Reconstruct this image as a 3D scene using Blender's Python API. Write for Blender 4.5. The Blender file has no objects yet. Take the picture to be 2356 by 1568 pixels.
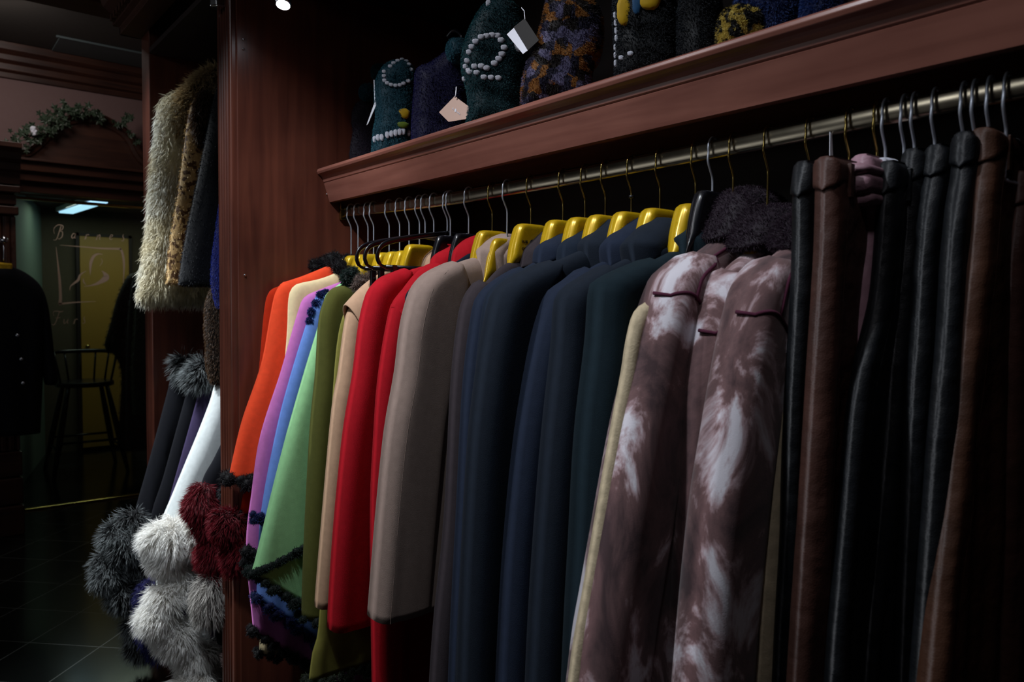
import bpy, math, random
import numpy as np
from mathutils import Vector, Matrix
from mathutils.bvhtree import BVHTree
random.seed(7); rng = np.random.default_rng(7)
SC = bpy.context.scene
COL = SC.collection

# ------------------------------------------------------------------ camera
W, H = 2356, 1568
F, YAW, PIT, ROL = 1732.86, 0.679366, 0.0473927, 0.0102111
CAM = np.array([0.0, 0.0, 1.43])
fw = np.array([-math.cos(YAW)*math.cos(PIT), math.sin(YAW)*math.cos(PIT), -math.sin(PIT)])
r0 = np.cross(fw, [0, 0, 1]); r0 /= np.linalg.norm(r0); u0 = np.cross(r0, fw)
rt = r0*math.cos(ROL)+u0*math.sin(ROL); up = -r0*math.sin(ROL)+u0*math.cos(ROL)
cd = bpy.data.cameras.new('camera'); cam = bpy.data.objects.new('camera', cd); COL.objects.link(cam)
cam.matrix_world = Matrix(((rt[0], up[0], -fw[0], CAM[0]), (rt[1], up[1], -fw[1], CAM[1]),
                           (rt[2], up[2], -fw[2], CAM[2]), (0, 0, 0, 1)))
cd.sensor_width = 36; cd.lens = F/W*36; cd.clip_start = .02
cd.dof.use_dof = True; cd.dof.focus_distance = 1.75; cd.dof.aperture_fstop = 5.0
SC.camera = cam

def at(x, y, ax, v):
    d = fw+(x-W/2)/F*rt-(y-H/2)/F*up
    return CAM+(v-CAM[ax])/d[ax]*d
def uz(X, pts):                       # outline given as photo points, measured in the hanging plane X
    return [(float(at(px, py, 0, X)[1]-1.15), float(at(px, py, 0, X)[2])) for px, py in pts]

# ------------------------------------------------------------------ world and light
wd = bpy.data.worlds.new('world'); SC.world = wd; wd.use_nodes = True
wd.node_tree.nodes['Background'].inputs[0].default_value = (.55, .6, .7, 1)
wd.node_tree.nodes['Background'].inputs[1].default_value = .004
SC.view_settings.view_transform = 'Standard'; SC.view_settings.look = 'None'
SC.view_settings.gamma = 1; SC.view_settings.use_curve_mapping = False
SC.view_settings.exposure = 0.55

def spot(name, loc, tgt, watt, ang, col=(1, 1, 1), blend=1.0, size=.04):
    l = bpy.data.lights.new(name, 'SPOT'); l.energy = watt; l.spot_size = math.radians(ang)
    l.spot_blend = blend; l.color = col; l.shadow_soft_size = size
    o = bpy.data.objects.new(name, l); COL.objects.link(o); o.location = loc
    o.rotation_euler = (Vector(tgt)-Vector(loc)).to_track_quat('-Z', 'Y').to_euler(); return o
def area(name, loc, tgt, watt, sx, sy, col=(1, 1, 1)):
    l = bpy.data.lights.new(name, 'AREA'); l.energy = watt; l.shape = 'RECTANGLE'; l.size = sx; l.size_y = sy; l.color = col
    o = bpy.data.objects.new(name, l); COL.objects.link(o); o.location = loc
    o.rotation_euler = (Vector(tgt)-Vector(loc)).to_track_quat('-Z', 'Y').to_euler(); return o
COOL = (.86, .92, 1.0)
spot('ceiling_spot', (-1.55, -.1, 2.95), (-2.3, .95, 1.28), 98, 46, COOL)
spot('ceiling_spot', (-1.75, .05, 2.95), (-1.55, 1.0, 1.55), 50, 66, (.95, .95, 1.0))
spot('ceiling_spot', (-1.0, .10, 2.95), (-.85, 1.0, 1.55), 42, 66, COOL)
spot('ceiling_spot', (-.25, .10, 2.95), (-.35, 1.0, 1.65), 9, 60, (.95, .93, 1.0), 1.0, .12)
spot('ceiling_spot', (-3.2, .0, 2.95), (-2.85, .70, .45), 290, 40, (.9, .96, 1.0))
spot('ceiling_spot', (-3.7, .1, 2.95), (-3.1, .9, 1.75), 62, 34, (.9, .96, 1.0))
area('aisle_fill', (-3.6, -3.2, 1.6), (-2.2, 1.2, 1.4), 9, 4.5, .7, (.9, .95, 1))  # unseen wide fill, added to give the rail something to reflect
area('ceiling_area_light', (-1.6, -1.6, 3.0), (-1.6, 1.2, .9), 5, .6, .6, (.9, .95, 1))
area('ceiling_area_light', (-5.0, .3, 3.0), (-5.9, 1.0, 1.0), 4, .6, .3, (1, .9, .85))  # no fixture here: front light added to brighten far wall and lettering
area('ceiling_area_light', (-7.4, 1.45, 2.24), (-7.4, 1.45, 0), 3.2, .35, 1.0, (.85, 1, .85))

# ------------------------------------------------------------------ materials
def base(name):
    m = bpy.data.materials.new(name); m.use_nodes = True
    nt = m.node_tree; b = nt.nodes['Principled BSDF']; return m, nt, b
def nod(nt, t, **k):
    n = nt.nodes.new(t)
    for a, v in k.items():
        if a in n.inputs.keys(): n.inputs[a].default_value = v
        else: setattr(n, a, v)
    return n
def s2l(c):
    return tuple(((x/255)/12.92 if x <= 10 else ((x/255+.055)/1.055)**2.4) for x in c)+(1,)
def ramp(nt, src, stops):
    r = nt.nodes.new('ShaderNodeValToRGB'); e = r.color_ramp.elements
    while len(e) > 1: e.remove(e[0])
    e[0].position = stops[0][0]; e[0].color = stops[0][1]
    for p, c in stops[1:]:
        q = e.new(p); q.color = c
    nt.links.new(src, r.inputs[0]); return r
def coords(nt): return nt.nodes.new('ShaderNodeTexCoord').outputs['Object']
def wool(name, rgb, sheen=.25, var=.07, grain=700):
    m, nt, b = base(name); c = coords(nt); L = s2l(rgb)
    n = nod(nt, 'ShaderNodeTexNoise', Scale=60.0, Detail=8.0); nt.links.new(c, n.inputs['Vector'])
    r = ramp(nt, n.outputs[0], [(.3, tuple(v*(1-var) for v in L[:3])+(1,)), (.7, tuple(min(1, v*(1+var)) for v in L[:3])+(1,))])
    nt.links.new(r.outputs[0], b.inputs['Base Color']); b.inputs['Roughness'].default_value = .95
    b.inputs['Sheen Weight'].default_value = sheen; b.inputs['Sheen Roughness'].default_value = .5
    b.inputs['Sheen Tint'].default_value = tuple(min(1, v*1.5+.05) for v in L[:3])+(1,)
    b.inputs['Specular IOR Level'].default_value = .1
    n2 = nod(nt, 'ShaderNodeTexNoise', Scale=float(grain), Detail=3.0); nt.links.new(c, n2.inputs['Vector'])
    bp = nod(nt, 'ShaderNodeBump', Strength=.5, Distance=.0012); nt.links.new(n2.outputs[0], bp.inputs['Height'])
    nt.links.new(bp.outputs[0], b.inputs['Normal']); return m
def plain(name, rgb, rough=.5, metal=0., spec=.5, coat=0.):
    m, nt, b = base(name); b.inputs['Base Color'].default_value = s2l(rgb); b.inputs['Roughness'].default_value = rough
    b.inputs['Metallic'].default_value = metal; b.inputs['Specular IOR Level'].default_value = spec
    b.inputs['Coat Weight'].default_value = coat
    n = nod(nt, 'ShaderNodeTexNoise', Scale=35.0, Detail=4.0); nt.links.new(coords(nt), n.inputs['Vector'])
    mr = nod(nt, 'ShaderNodeMapRange'); mr.inputs[3].default_value = max(.02, rough*.8); mr.inputs[4].default_value = min(1, rough*1.2)
    nt.links.new(n.outputs[0], mr.inputs[0]); nt.links.new(mr.outputs[0], b.inputs['Roughness'])
    return m
def wood(name, a, bb, rough=.33, axis='Z', dist=.6):
    m, nt, b = base(name); c = coords(nt)
    mp = nt.nodes.new('ShaderNodeMapping'); mp.inputs['Scale'].default_value = {'Z': (22, 22, 1.3), 'X': (1.3, 22, 22), 'Y': (22, 1.3, 22)}[axis]
    nt.links.new(c, mp.inputs[0]); n = nod(nt, 'ShaderNodeTexNoise', Scale=1.6, Detail=9.0, Distortion=dist); nt.links.new(mp.outputs[0], n.inputs['Vector'])
    n3 = nod(nt, 'ShaderNodeTexNoise', Scale=3.0, Detail=4.0); nt.links.new(c, n3.inputs['Vector'])
    mx = nt.nodes.new('ShaderNodeMath'); mx.operation = 'ADD'; nt.links.new(n.outputs[0], mx.inputs[0]); nt.links.new(n3.outputs[0], mx.inputs[1])
    mm = nt.nodes.new('ShaderNodeMath'); mm.operation = 'MULTIPLY'; mm.inputs[1].default_value = .5; nt.links.new(mx.outputs[0], mm.inputs[0])
    r = ramp(nt, mm.outputs[0], [(.35, s2l(a)), (.65, s2l(bb))]); nt.links.new(r.outputs[0], b.inputs['Base Color'])
    b.inputs['Roughness'].default_value = rough; b.inputs['Specular IOR Level'].default_value = .45
    bp = nod(nt, 'ShaderNodeBump', Strength=.12, Distance=.002); nt.links.new(n.outputs[0], bp.inputs['Height']); nt.links.new(bp.outputs[0], b.inputs['Normal'])
    return m
def leather(name, rgb, rough=.52):
    m, nt, b = base(name); c = coords(nt); L = s2l(rgb)
    n = nod(nt, 'ShaderNodeTexNoise', Scale=14.0, Detail=6.0); nt.links.new(c, n.inputs['Vector'])
    r = ramp(nt, n.outputs[0], [(.3, tuple(v*.7 for v in L[:3])+(1,)), (.7, tuple(v*1.25 for v in L[:3])+(1,))]); nt.links.new(r.outputs[0], b.inputs['Base Color'])
    b.inputs['Roughness'].default_value = rough; b.inputs['Specular IOR Level'].default_value = .35
    v = nod(nt, 'ShaderNodeTexVoronoi', Scale=420.0); nt.links.new(c, v.inputs['Vector'])
    n2 = nod(nt, 'ShaderNodeTexNoise', Scale=13.0, Detail=3.0); nt.links.new(c, n2.inputs['Vector'])
    b1 = nod(nt, 'ShaderNodeBump', Strength=.25, Distance=.001); nt.links.new(v.outputs[0], b1.inputs['Height'])
    b2 = nod(nt, 'ShaderNodeBump', Strength=.6, Distance=.016); nt.links.new(n2.outputs[0], b2.inputs['Height']); nt.links.new(b1.outputs[0], b2.inputs['Normal'])
    nt.links.new(b2.outputs[0], b.inputs['Normal']); return m
def furmat(name, root, tip, alt=None, lo=.1, rough=.6, pattern=None, scale=12.):
    """hair colour runs from root to tip along each strand; alt is a second dye colour laid in patches"""
    m, nt, b = base(name); a = nt.nodes.new('ShaderNodeAttribute'); a.attribute_name = 'strand'
    r = ramp(nt, a.outputs['Fac'], [(lo, s2l(root)), (max(.85, lo+.3), s2l(tip))]); out = r.outputs[0]; c = coords(nt)
    if alt:
        if pattern == 'patch':
            n = nod(nt, 'ShaderNodeTexVoronoi', Scale=scale, distance='CHEBYCHEV'); nt.links.new(c, n.inputs['Vector'])
            sp = nt.nodes.new('ShaderNodeSeparateColor'); nt.links.new(n.outputs['Color'], sp.inputs[0])
            r2 = ramp(nt, sp.outputs[0], [(0, s2l(root)), (.3, s2l(tip))]+[(.5+.25*i, s2l(q)) for i, q in enumerate(alt)]); r2.color_ramp.interpolation = 'CONSTANT'; out = r2.outputs[0]
        else:
            n = nod(nt, 'ShaderNodeTexNoise', Scale=scale, Detail=2.0); nt.links.new(c, n.inputs['Vector'])
            rr = ramp(nt, n.outputs[0], [(.42, (0, 0, 0, 1)), (.58, (1, 1, 1, 1))]); mx = nt.nodes.new('ShaderNodeMix'); mx.data_type = 'RGBA'
            nt.links.new(rr.outputs[0], mx.inputs['Factor']); nt.links.new(out, mx.inputs[6]); mx.inputs[7].default_value = s2l(alt[0]); out = mx.outputs[2]
    nt.links.new(out, b.inputs['Base Color']); b.inputs['Roughness'].default_value = rough
    b.inputs['Sheen Weight'].default_value = .15; b.inputs['Specular IOR Level'].default_value = .25
    tl = nt.nodes.new('ShaderNodeBsdfTranslucent'); nt.links.new(out, tl.inputs[0]); ms = nt.nodes.new('ShaderNodeMixShader'); ms.inputs[0].default_value = .4
    nt.links.new(b.outputs[0], ms.inputs[1]); nt.links.new(tl.outputs[0], ms.inputs[2]); nt.links.new(ms.outputs[0], nt.nodes['Material Output'].inputs[0])
    return m
M = {}
M['wood'] = wood('mahogany', (64, 31, 24), (100, 54, 40))
M['woodx'] = wood('mahogany_rail', (106, 62, 52), (148, 96, 82), .3, 'X')
M['woody'] = wood('mahogany_trim', (44, 24, 18), (74, 44, 32), .4, 'Y')
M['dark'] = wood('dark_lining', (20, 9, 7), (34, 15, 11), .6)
M['gold'] = plain('gold_plastic', (206, 168, 24), .28, .25, .5, .3)
M['silver'] = plain('nickel_wire', (196, 202, 214), .35, .75)
M['brass'] = plain('brass_wire', (190, 165, 95), .22, 1.)
M['rod'] = plain('brushed_rail', (150, 140, 122), .24, 1.)
M['blackp'] = plain('black_plastic', (16, 17, 22), .25, 0, .5)
M['white'] = plain('white_cloth', (222, 224, 235), .8)
M['paper'] = plain('tag_paper', (205, 175, 160), .7)
M['paperw'] = plain('white_tag_paper', (225, 228, 238), .6)
M['ink'] = plain('ink', (14, 12, 10), .6)
M['wallp'] = plain('wall_paint', (118, 94, 92), .85)
M['ceil'] = plain('ceiling_paint', (62, 57, 52), .9)
M['vent'] = plain('frosted_panel', (84, 96, 98), .5)
M['green_wall'] = plain('green_grey_wall', (96, 112, 100), .8)
M['door'] = plain('ochre_door', (160, 122, 50), .5)
M['leaf'] = plain('ivy_leaf', (52, 68, 50), .5)
M['chrome'] = plain('chrome', (200, 200, 205), .12, 1.)
M['navyw'] = wool('navy_wool', (32, 40, 56)); M['navyw2'] = wool('midnight_wool', (28, 37, 50)); M['navyw3'] = wool('blue_black_wool', (28, 35, 45))
M['tealw'] = wool('deep_teal_wool', (24, 37, 44)); M['plumw'] = wool('plum_grey_wool', (56, 50, 54)); M['blackw'] = wool('black_wool', (18, 19, 24))
M['taupe'] = wool('taupe_wool', (158, 138, 128)); M['red'] = wool('red_wool', (176, 24, 36)); M['camel'] = wool('camel_wool', (184, 150, 122))
M['olive'] = wool('olive_wool', (80, 82, 38)); M['lgreen'] = wool('mint_wool', (150, 206, 146)); M['blue'] = wool('cornflower_wool', (104, 138, 206))
M['pink'] = wool('orchid_wool', (192, 112, 178)); M['cream'] = wool('cream_wool', (232, 212, 166)); M['orange'] = wool('orange_wool', (236, 78, 44))
M['rust'] = wool('rust_wool', (178, 44, 18)); M['whitew'] = wool('white_wool', (196, 202, 202)); M['purplew'] = wool('aubergine_wool', (50, 42, 68))
M['sherpa'] = wool('beige_fleece', (196, 180, 150), .4, .2, 300); M['khaki'] = wool('khaki_wool', (120, 116, 56)); M['seam'] = wool('plum_thread', (84, 42, 60))
M['lb'] = leather('black_leather', (15, 18, 22)); M['lbr'] = leather('brown_leather', (74, 46, 38), .55); M['lbr2'] = leather('cognac_leather', (74, 46, 32), .55)
M['mauve'] = leather('mauve_leather', (172, 134, 146), .45)
# tie dye suede
m, nt, b = base('tie_dye_suede'); c = coords(nt)
mp = nt.nodes.new('ShaderNodeMapping'); mp.inputs['Scale'].default_value = (1.5, 1.3, .8); nt.links.new(c, mp.inputs[0])
n = nod(nt, 'ShaderNodeTexNoise', Scale=6.5, Detail=9.0, Roughness=.62, Distortion=.7); nt.links.new(mp.outputs[0], n.inputs['Vector'])
r = ramp(nt, n.outputs[0], [(.38, s2l((60, 38, 42))), (.515, s2l((108, 78, 78))), (.55, s2l((164, 138, 142))), (.61, s2l((212, 208, 216)))])
nt.links.new(r.outputs[0], b.inputs['Base Color']); b.inputs['Roughness'].default_value = .9; b.inputs['Sheen Weight'].default_value = .25
n2 = nod(nt, 'ShaderNodeTexNoise', Scale=500.0, Detail=3.0); nt.links.new(c, n2.inputs['Vector'])
bp = nod(nt, 'ShaderNodeBump', Strength=.3, Distance=.001); nt.links.new(n2.outputs[0], bp.inputs['Height']); nt.links.new(bp.outputs[0], b.inputs['Normal']); M['tie'] = m
# granite floor tiles laid on the diagonal
m, nt, b = base('granite_tiles'); c = coords(nt)
mp = nt.nodes.new('ShaderNodeMapping'); mp.inputs['Rotation'].default_value = (0, 0, math.radians(45)); nt.links.new(c, mp.inputs[0])
br = nt.nodes.new('ShaderNodeTexBrick'); br.offset = 0; br.inputs['Scale'].default_value = 1
for k, v in (('Mortar Size', .0028), ('Brick Width', .3155), ('Row Height', .3155), ('Mortar Smooth', .1)): br.inputs[k].default_value = v
mp.inputs['Location'].default_value = (.02, .115, 0)
br.inputs['Color1'].default_value = s2l((10, 12, 11)); br.inputs['Color2'].default_value = s2l((14, 16, 15)); br.inputs['Mortar'].default_value = s2l((66, 68, 66))
nt.links.new(mp.outputs[0], br.inputs['Vector'])
vo = nod(nt, 'ShaderNodeTexVoronoi', Scale=45.0); nt.links.new(c, vo.inputs['Vector'])
rv = ramp(nt, vo.outputs['Distance'], [(.03, (1, 1, 1, 1)), (.05, (0, 0, 0, 1))]); mx = nt.nodes.new('ShaderNodeMix'); mx.data_type = 'RGBA'
nt.links.new(rv.outputs[0], mx.inputs['Factor']); nt.links.new(br.outputs[0], mx.inputs[6]); mx.inputs[7].default_value = s2l((110, 112, 108))
nt.links.new(mx.outputs[2], b.inputs['Base Color']); b.inputs['Roughness'].default_value = .16; M['floor'] = m
# clear pane: see-through with a plain Fresnel reflection
m = bpy.data.materials.new('clear_glass'); m.use_nodes = True; nt = m.node_tree; nt.nodes.clear()
o_ = nt.nodes.new('ShaderNodeOutputMaterial'); mi = nt.nodes.new('ShaderNodeMixShader'); tr = nt.nodes.new('ShaderNodeBsdfTransparent')
tr.inputs[0].default_value = (.82, .88, .80, 1); gl = nt.nodes.new('ShaderNodeBsdfGlossy'); gl.inputs['Roughness'].default_value = .02
fr = nt.nodes.new('ShaderNodeFresnel'); fr.inputs[0].default_value = 1.5
nt.links.new(fr.outputs[0], mi.inputs[0]); nt.links.new(tr.outputs[0], mi.inputs[1]); nt.links.new(gl.outputs[0], mi.inputs[2]); nt.links.new(mi.outputs[0], o_.inputs[0]); M['glass'] = m
M['etch'] = plain('etched_lettering', (240, 215, 188), .8)
def emit(name, col, s):
    m, nt, b = base(name); b.inputs['Base Color'].default_value = (0, 0, 0, 1); b.inputs['Emission Color'].default_value = col; b.inputs['Emission Strength'].default_value = s; return m
M['bulb'] = emit('lamp_glow', (.85, .9, 1, 1), 30); M['tube'] = emit('tube_glow', (.35, .62, .85, 1), 1.1)
# furs
M['f_black'] = furmat('black_mink', (6, 6, 8), (34, 32, 38)); M['f_plum'] = furmat('plum_sheared_fur', (38, 26, 38), (74, 58, 72))
M['f_cream'] = furmat('cream_long_fur', (176, 164, 138), (238, 240, 232), alt=[(206, 198, 172)], scale=7.)
M['f_tan'] = furmat('tan_long_fur', (120, 92, 54), (214, 190, 144)); M['f_white'] = furmat('white_fox', (232, 228, 220), (252, 252, 250))
M['f_silver'] = furmat('silver_fox', (16, 16, 19), (160, 168, 170), lo=.6); M['f_burg'] = furmat('burgundy_fox', (30, 4, 8), (128, 16, 34)); M['f_grey'] = furmat('grey_fox', (92, 86, 84), (204, 200, 194))
M['f_navy'] = furmat('navy_sheared_fur', (4, 7, 15), (12, 20, 36)); M['f_royal'] = furmat('royal_blue_fur', (10, 20, 92), (34, 52, 150)); M['f_brown'] = furmat('brown_mink', (24, 16, 10), (88, 62, 40))
M['f_teal'] = furmat('teal_sheared_fur', (20, 60, 74), (48, 112, 128)); M['f_teal2'] = furmat('dark_teal_sheared_fur', (12, 44, 52), (32, 88, 94)); M['f_navy2'] = furmat('indigo_sheared_fur', (16, 16, 52), (42, 42, 104))
M['f_dark'] = furmat('charcoal_sheared_fur', (40, 32, 46), (84, 74, 94)); M['f_blk2'] = furmat('black_sheared_fur', (5, 8, 12), (20, 28, 36))
M['f_plaid'] = furmat('patchwork_fur', (30, 22, 20), (106, 102, 134), alt=[(146, 96, 40), (40, 38, 60)], pattern='patch', scale=42.)
M['f_blue2'] = furmat('dyed_blue_fur', (10, 24, 70), (34, 62, 120)); M['f_check'] = furmat('check_fur', (12, 10, 8), (190, 168, 80), alt=[(12, 10, 8), (190, 168, 80)], pattern='patch', scale=110.)
M['f_yel'] = furmat('yellow_fur', (190, 150, 10), (238, 210, 30)); M['f_lime'] = furmat('lime_fur', (90, 110, 20), (140, 160, 40)); M['f_wht'] = furmat('white_inlay_fur', (205, 208, 218), (240, 240, 250)); M['f_azure'] = furmat('azure_fur', (20, 70, 110), (40, 110, 160))
M['f_oliv'] = furmat('olive_tipped_fur', (20, 26, 18), (96, 112, 84)); M['f_dgreen'] = furmat('dark_green_rabbit', (8, 20, 18), (40, 66, 58)); M['f_dblue'] = furmat('dark_blue_rabbit', (10, 18, 60), (50, 74, 150))
M['f_taupe'] = furmat('taupe_fur', (70, 56, 50), (150, 132, 122))
M['python'] = furmat('gold_textured_fur', (96, 66, 36), (206, 176, 126), alt=[(196, 164, 112), (186, 152, 100)], pattern='patch', scale=64.)

# ------------------------------------------------------------------ mesh helpers
def mesh_obj(name, V, Fc, mat, parent=None, smooth=True, attr=None):
    me = bpy.data.meshes.new(name); me.from_pydata([tuple(map(float, v)) for v in V], [], [tuple(int(i) for i in f) for f in Fc])
    if smooth: me.polygons.foreach_set('use_smooth', [True]*len(me.polygons))
    if attr is not None:
        a = me.attributes.new('strand', 'FLOAT', 'POINT'); a.data.foreach_set('value', np.asarray(attr, np.float32))
    me.materials.append(mat); me.update(); o = bpy.data.objects.new(name, me); COL.objects.link(o)
    if parent is not None: o.parent = parent; o.matrix_parent_inverse = Matrix.Identity(4); o.location = -Vector(parent.get('org', (0, 0, 0)))
    return o
def thing(name, label, cat, org=(0, 0, 0), group=None):
    o = bpy.data.objects.new(name, None); COL.objects.link(o); o.location = org; o['org'] = [float(v) for v in org]
    o['label'] = label; o['category'] = cat; o.empty_display_size = .02
    if group: o['group'] = group
    return o
def tag(o, label, cat, group=None):
    o['label'] = label; o['category'] = cat
    if group: o['group'] = group
    return o
def struct(o): o['kind'] = 'structure'; return o
class MB:
    def __init__(s): s.V = []; s.F = []
    def add(s, V, Fc): n = len(s.V); s.V += [tuple(v) for v in V]; s.F += [tuple(i+n for i in f) for f in Fc]; return s
    def box(s, x0, x1, y0, y1, z0, z1):
        return s.add([(x0, y0, z0), (x1, y0, z0), (x1, y1, z0), (x0, y1, z0), (x0, y0, z1), (x1, y0, z1), (x1, y1, z1), (x0, y1, z1)],
                     [(3, 2, 1, 0), (4, 5, 6, 7), (0, 1, 5, 4), (1, 2, 6, 5), (2, 3, 7, 6), (3, 0, 4, 7)])
    def tube(s, P, r, n=8, caps=True, sq=1.0):
        P = [Vector(p) for p in P]; R = r if hasattr(r, '__len__') else [r]*len(P); V = []; Fc = []; up_ = None
        for i, p in enumerate(P):
            t = (P[min(i+1, len(P)-1)]-P[max(i-1, 0)]).normalized()
            if up_ is None: up_ = t.orthogonal().normalized()
            up_ = (up_-t*up_.dot(t)).normalized(); bb = t.cross(up_)
            for k in range(n): a = 2*math.pi*k/n; V.append(p+R[i]*(math.cos(a)*up_+math.sin(a)*sq*bb))
        for i in range(len(P)-1):
            for k in range(n): a = i*n+k; c = i*n+(k+1) % n; Fc.append((a, c, c+n, a+n))
        if caps: Fc.append(tuple(range(n))[::-1]); Fc.append(tuple(range((len(P)-1)*n, len(P)*n)))
        return s.add(V, Fc)
    def prism(s, prof, axis, a, b):           # closed profile extruded along an axis
        n = len(prof); f = {'X': lambda p, t: (t, p[0], p[1]), 'Y': lambda p, t: (p[0], t, p[1]), 'Z': lambda p, t: (p[0], p[1], t)}[axis]
        V = [f(p, a) for p in prof]+[f(p, b) for p in prof]
        return s.add(V, [(i, (i+1) % n, (i+1) % n+n, i+n) for i in range(n)]+[tuple(range(n))[::-1], tuple(range(n, 2*n))])
    def build(s, name, mat, parent=None, smooth=False):
        o = mesh_obj(name, s.V, s.F, mat, parent, smooth)
        return o
def text_mesh(o):                         # lettering becomes a plain mesh part
    dg = bpy.context.evaluated_depsgraph_get(); me = bpy.data.meshes.new_from_object(o.evaluated_get(dg)); me.materials.clear(); me.materials.append(o.data.materials[0])
    n = bpy.data.objects.new(o.name.split('.')[0], me); COL.objects.link(n); n.parent = o.parent; n.matrix_local = o.matrix_local.copy(); bpy.data.objects.remove(o); return n
def bevel(o, w=.003, seg=2):
    b = o.modifiers.new('bevel', 'BEVEL'); b.width = w; b.segments = seg; b.limit_method = 'ANGLE'; return o
def catmull(P, n=6):
    P = [np.array(p, float) for p in P]; Q = []
    for i in range(len(P)-1):
        a, b, c, d = P[max(i-1, 0)], P[i], P[i+1], P[min(i+2, len(P)-1)]
        for k in range(n):
            t = k/n; Q.append(.5*((2*b)+(-a+c)*t+(2*a-5*b+4*c-d)*t*t+(-a+3*b-3*c+d)*t**3))
    Q.append(P[-1]); return Q
def segdist(P, poly):
    P = np.asarray(P); poly = np.asarray(poly); A = poly[:-1]; B = poly[1:]; D = B-A; L = (D**2).sum(1)+1e-12
    t = np.clip(((P[:, None]-A)*D).sum(2)/L, 0, 1); return np.sqrt((((A+t[..., None]*D)-P[:, None])**2).sum(2)).min(1)
def inflate(Lp, Rp, T, rho, frame, nr=60, nc=34, closed=False, fold=None, hem=None, pw=2., sm=5):
    """Puffs a hanging outline into a two-sided solid. Lp/Rp: front and back outline (a, z) from the top down.
    T: half thickness (float or fn(a,z)); rho: edge rounding; fold: fn(a,z)->shift; hem: fn(a)->rise of the bottom edge;
    frame: fn(a, z, t)->world point."""
    Lp = np.array(catmull(Lp, sm)); Rp = np.array(catmull(Rp, sm))
    def par(P):
        d = np.r_[0, np.cumsum(np.hypot(*np.diff(P, axis=0).T))]; return d/d[-1]
    v = np.linspace(0, 1, nr); v = v**1.15
    pl, pr = par(Lp), par(Rp)
    LL = np.c_[np.interp(v, pl, Lp[:, 0]), np.interp(v, pl, Lp[:, 1])]; RR = np.c_[np.interp(v, pr, Rp[:, 0]), np.interp(v, pr, Rp[:, 1])]
    w = (1-np.cos(np.linspace(0, math.pi, nc)))/2
    G = LL[:, None]*(1-w[None, :, None])+RR[:, None]*w[None, :, None]
    if hem is not None:
        k = np.clip((v-.55)/.45, 0, 1)**2
        G[:, :, 1] += k[:, None]*np.vectorize(hem)(G[:, :, 0])
    pts = G.reshape(-1, 2); poly = np.r_[LL[::-1], RR] if not closed else np.r_[LL[::-1], RR, LL[-1:]]
    d = segdist(pts, poly); tt = np.clip(d/rho, 0, 1); th = (1-(1-tt)**pw)**(1/pw)
    Tv = np.array([T(a, z) for a, z in pts]) if callable(T) else np.full(len(pts), T)
    th = th*Tv; ed = np.clip(d/rho, 0.25, 1)
    sh = np.array([fold(a, z) for a, z in pts])*ed if fold else np.zeros(len(pts))
    V = [frame(a, z, s*t+f) for s in (1, -1) for (a, z), t, f in zip(pts, th, sh)]
    N = nr*nc; Fc = []
    for i in range(nr-1):
        for j in range(nc-1):
            a = i*nc+j; Fc.append((a, a+1, a+nc+1, a+nc)); Fc.append((N+a, N+a+nc, N+a+nc+1, N+a+1))
    for i in range(nr-1):                                   # side walls
        a = i*nc; Fc.append((a, a+nc, N+a+nc, N+a)); a = i*nc+nc-1; Fc.append((a+nc, a, N+a, N+a+nc))
    for j in range(nc-1):
        Fc.append((j, N+j, N+j+1, j+1)); a = (nr-1)*nc+j; Fc.append((a, a+1, N+a+1, N+a))
    grid = np.array(V).reshape(2, nr, nc, 3); q = np.array(V); f4 = np.array(Fc); c0_ = q.mean(0)
    if (np.cross(q[f4[:, 1]]-q[f4[:, 0]], q[f4[:, 2]]-q[f4[:, 0]])*(q[f4[:, 0]]-c0_)).sum() < 0: Fc = [f[::-1] for f in Fc]
    return np.array(V), Fc, grid, G
def noise1(seed):
    r = random.Random(seed); ph = [(r.uniform(.6, 1), r.uniform(0, 6.28), r.uniform(.7, 1.4)) for _ in range(5)]
    return lambda x: sum(a*math.sin(x*f*(i+1)+p)/(i+1) for i, (a, p, f) in enumerate(ph))/1.8
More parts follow.
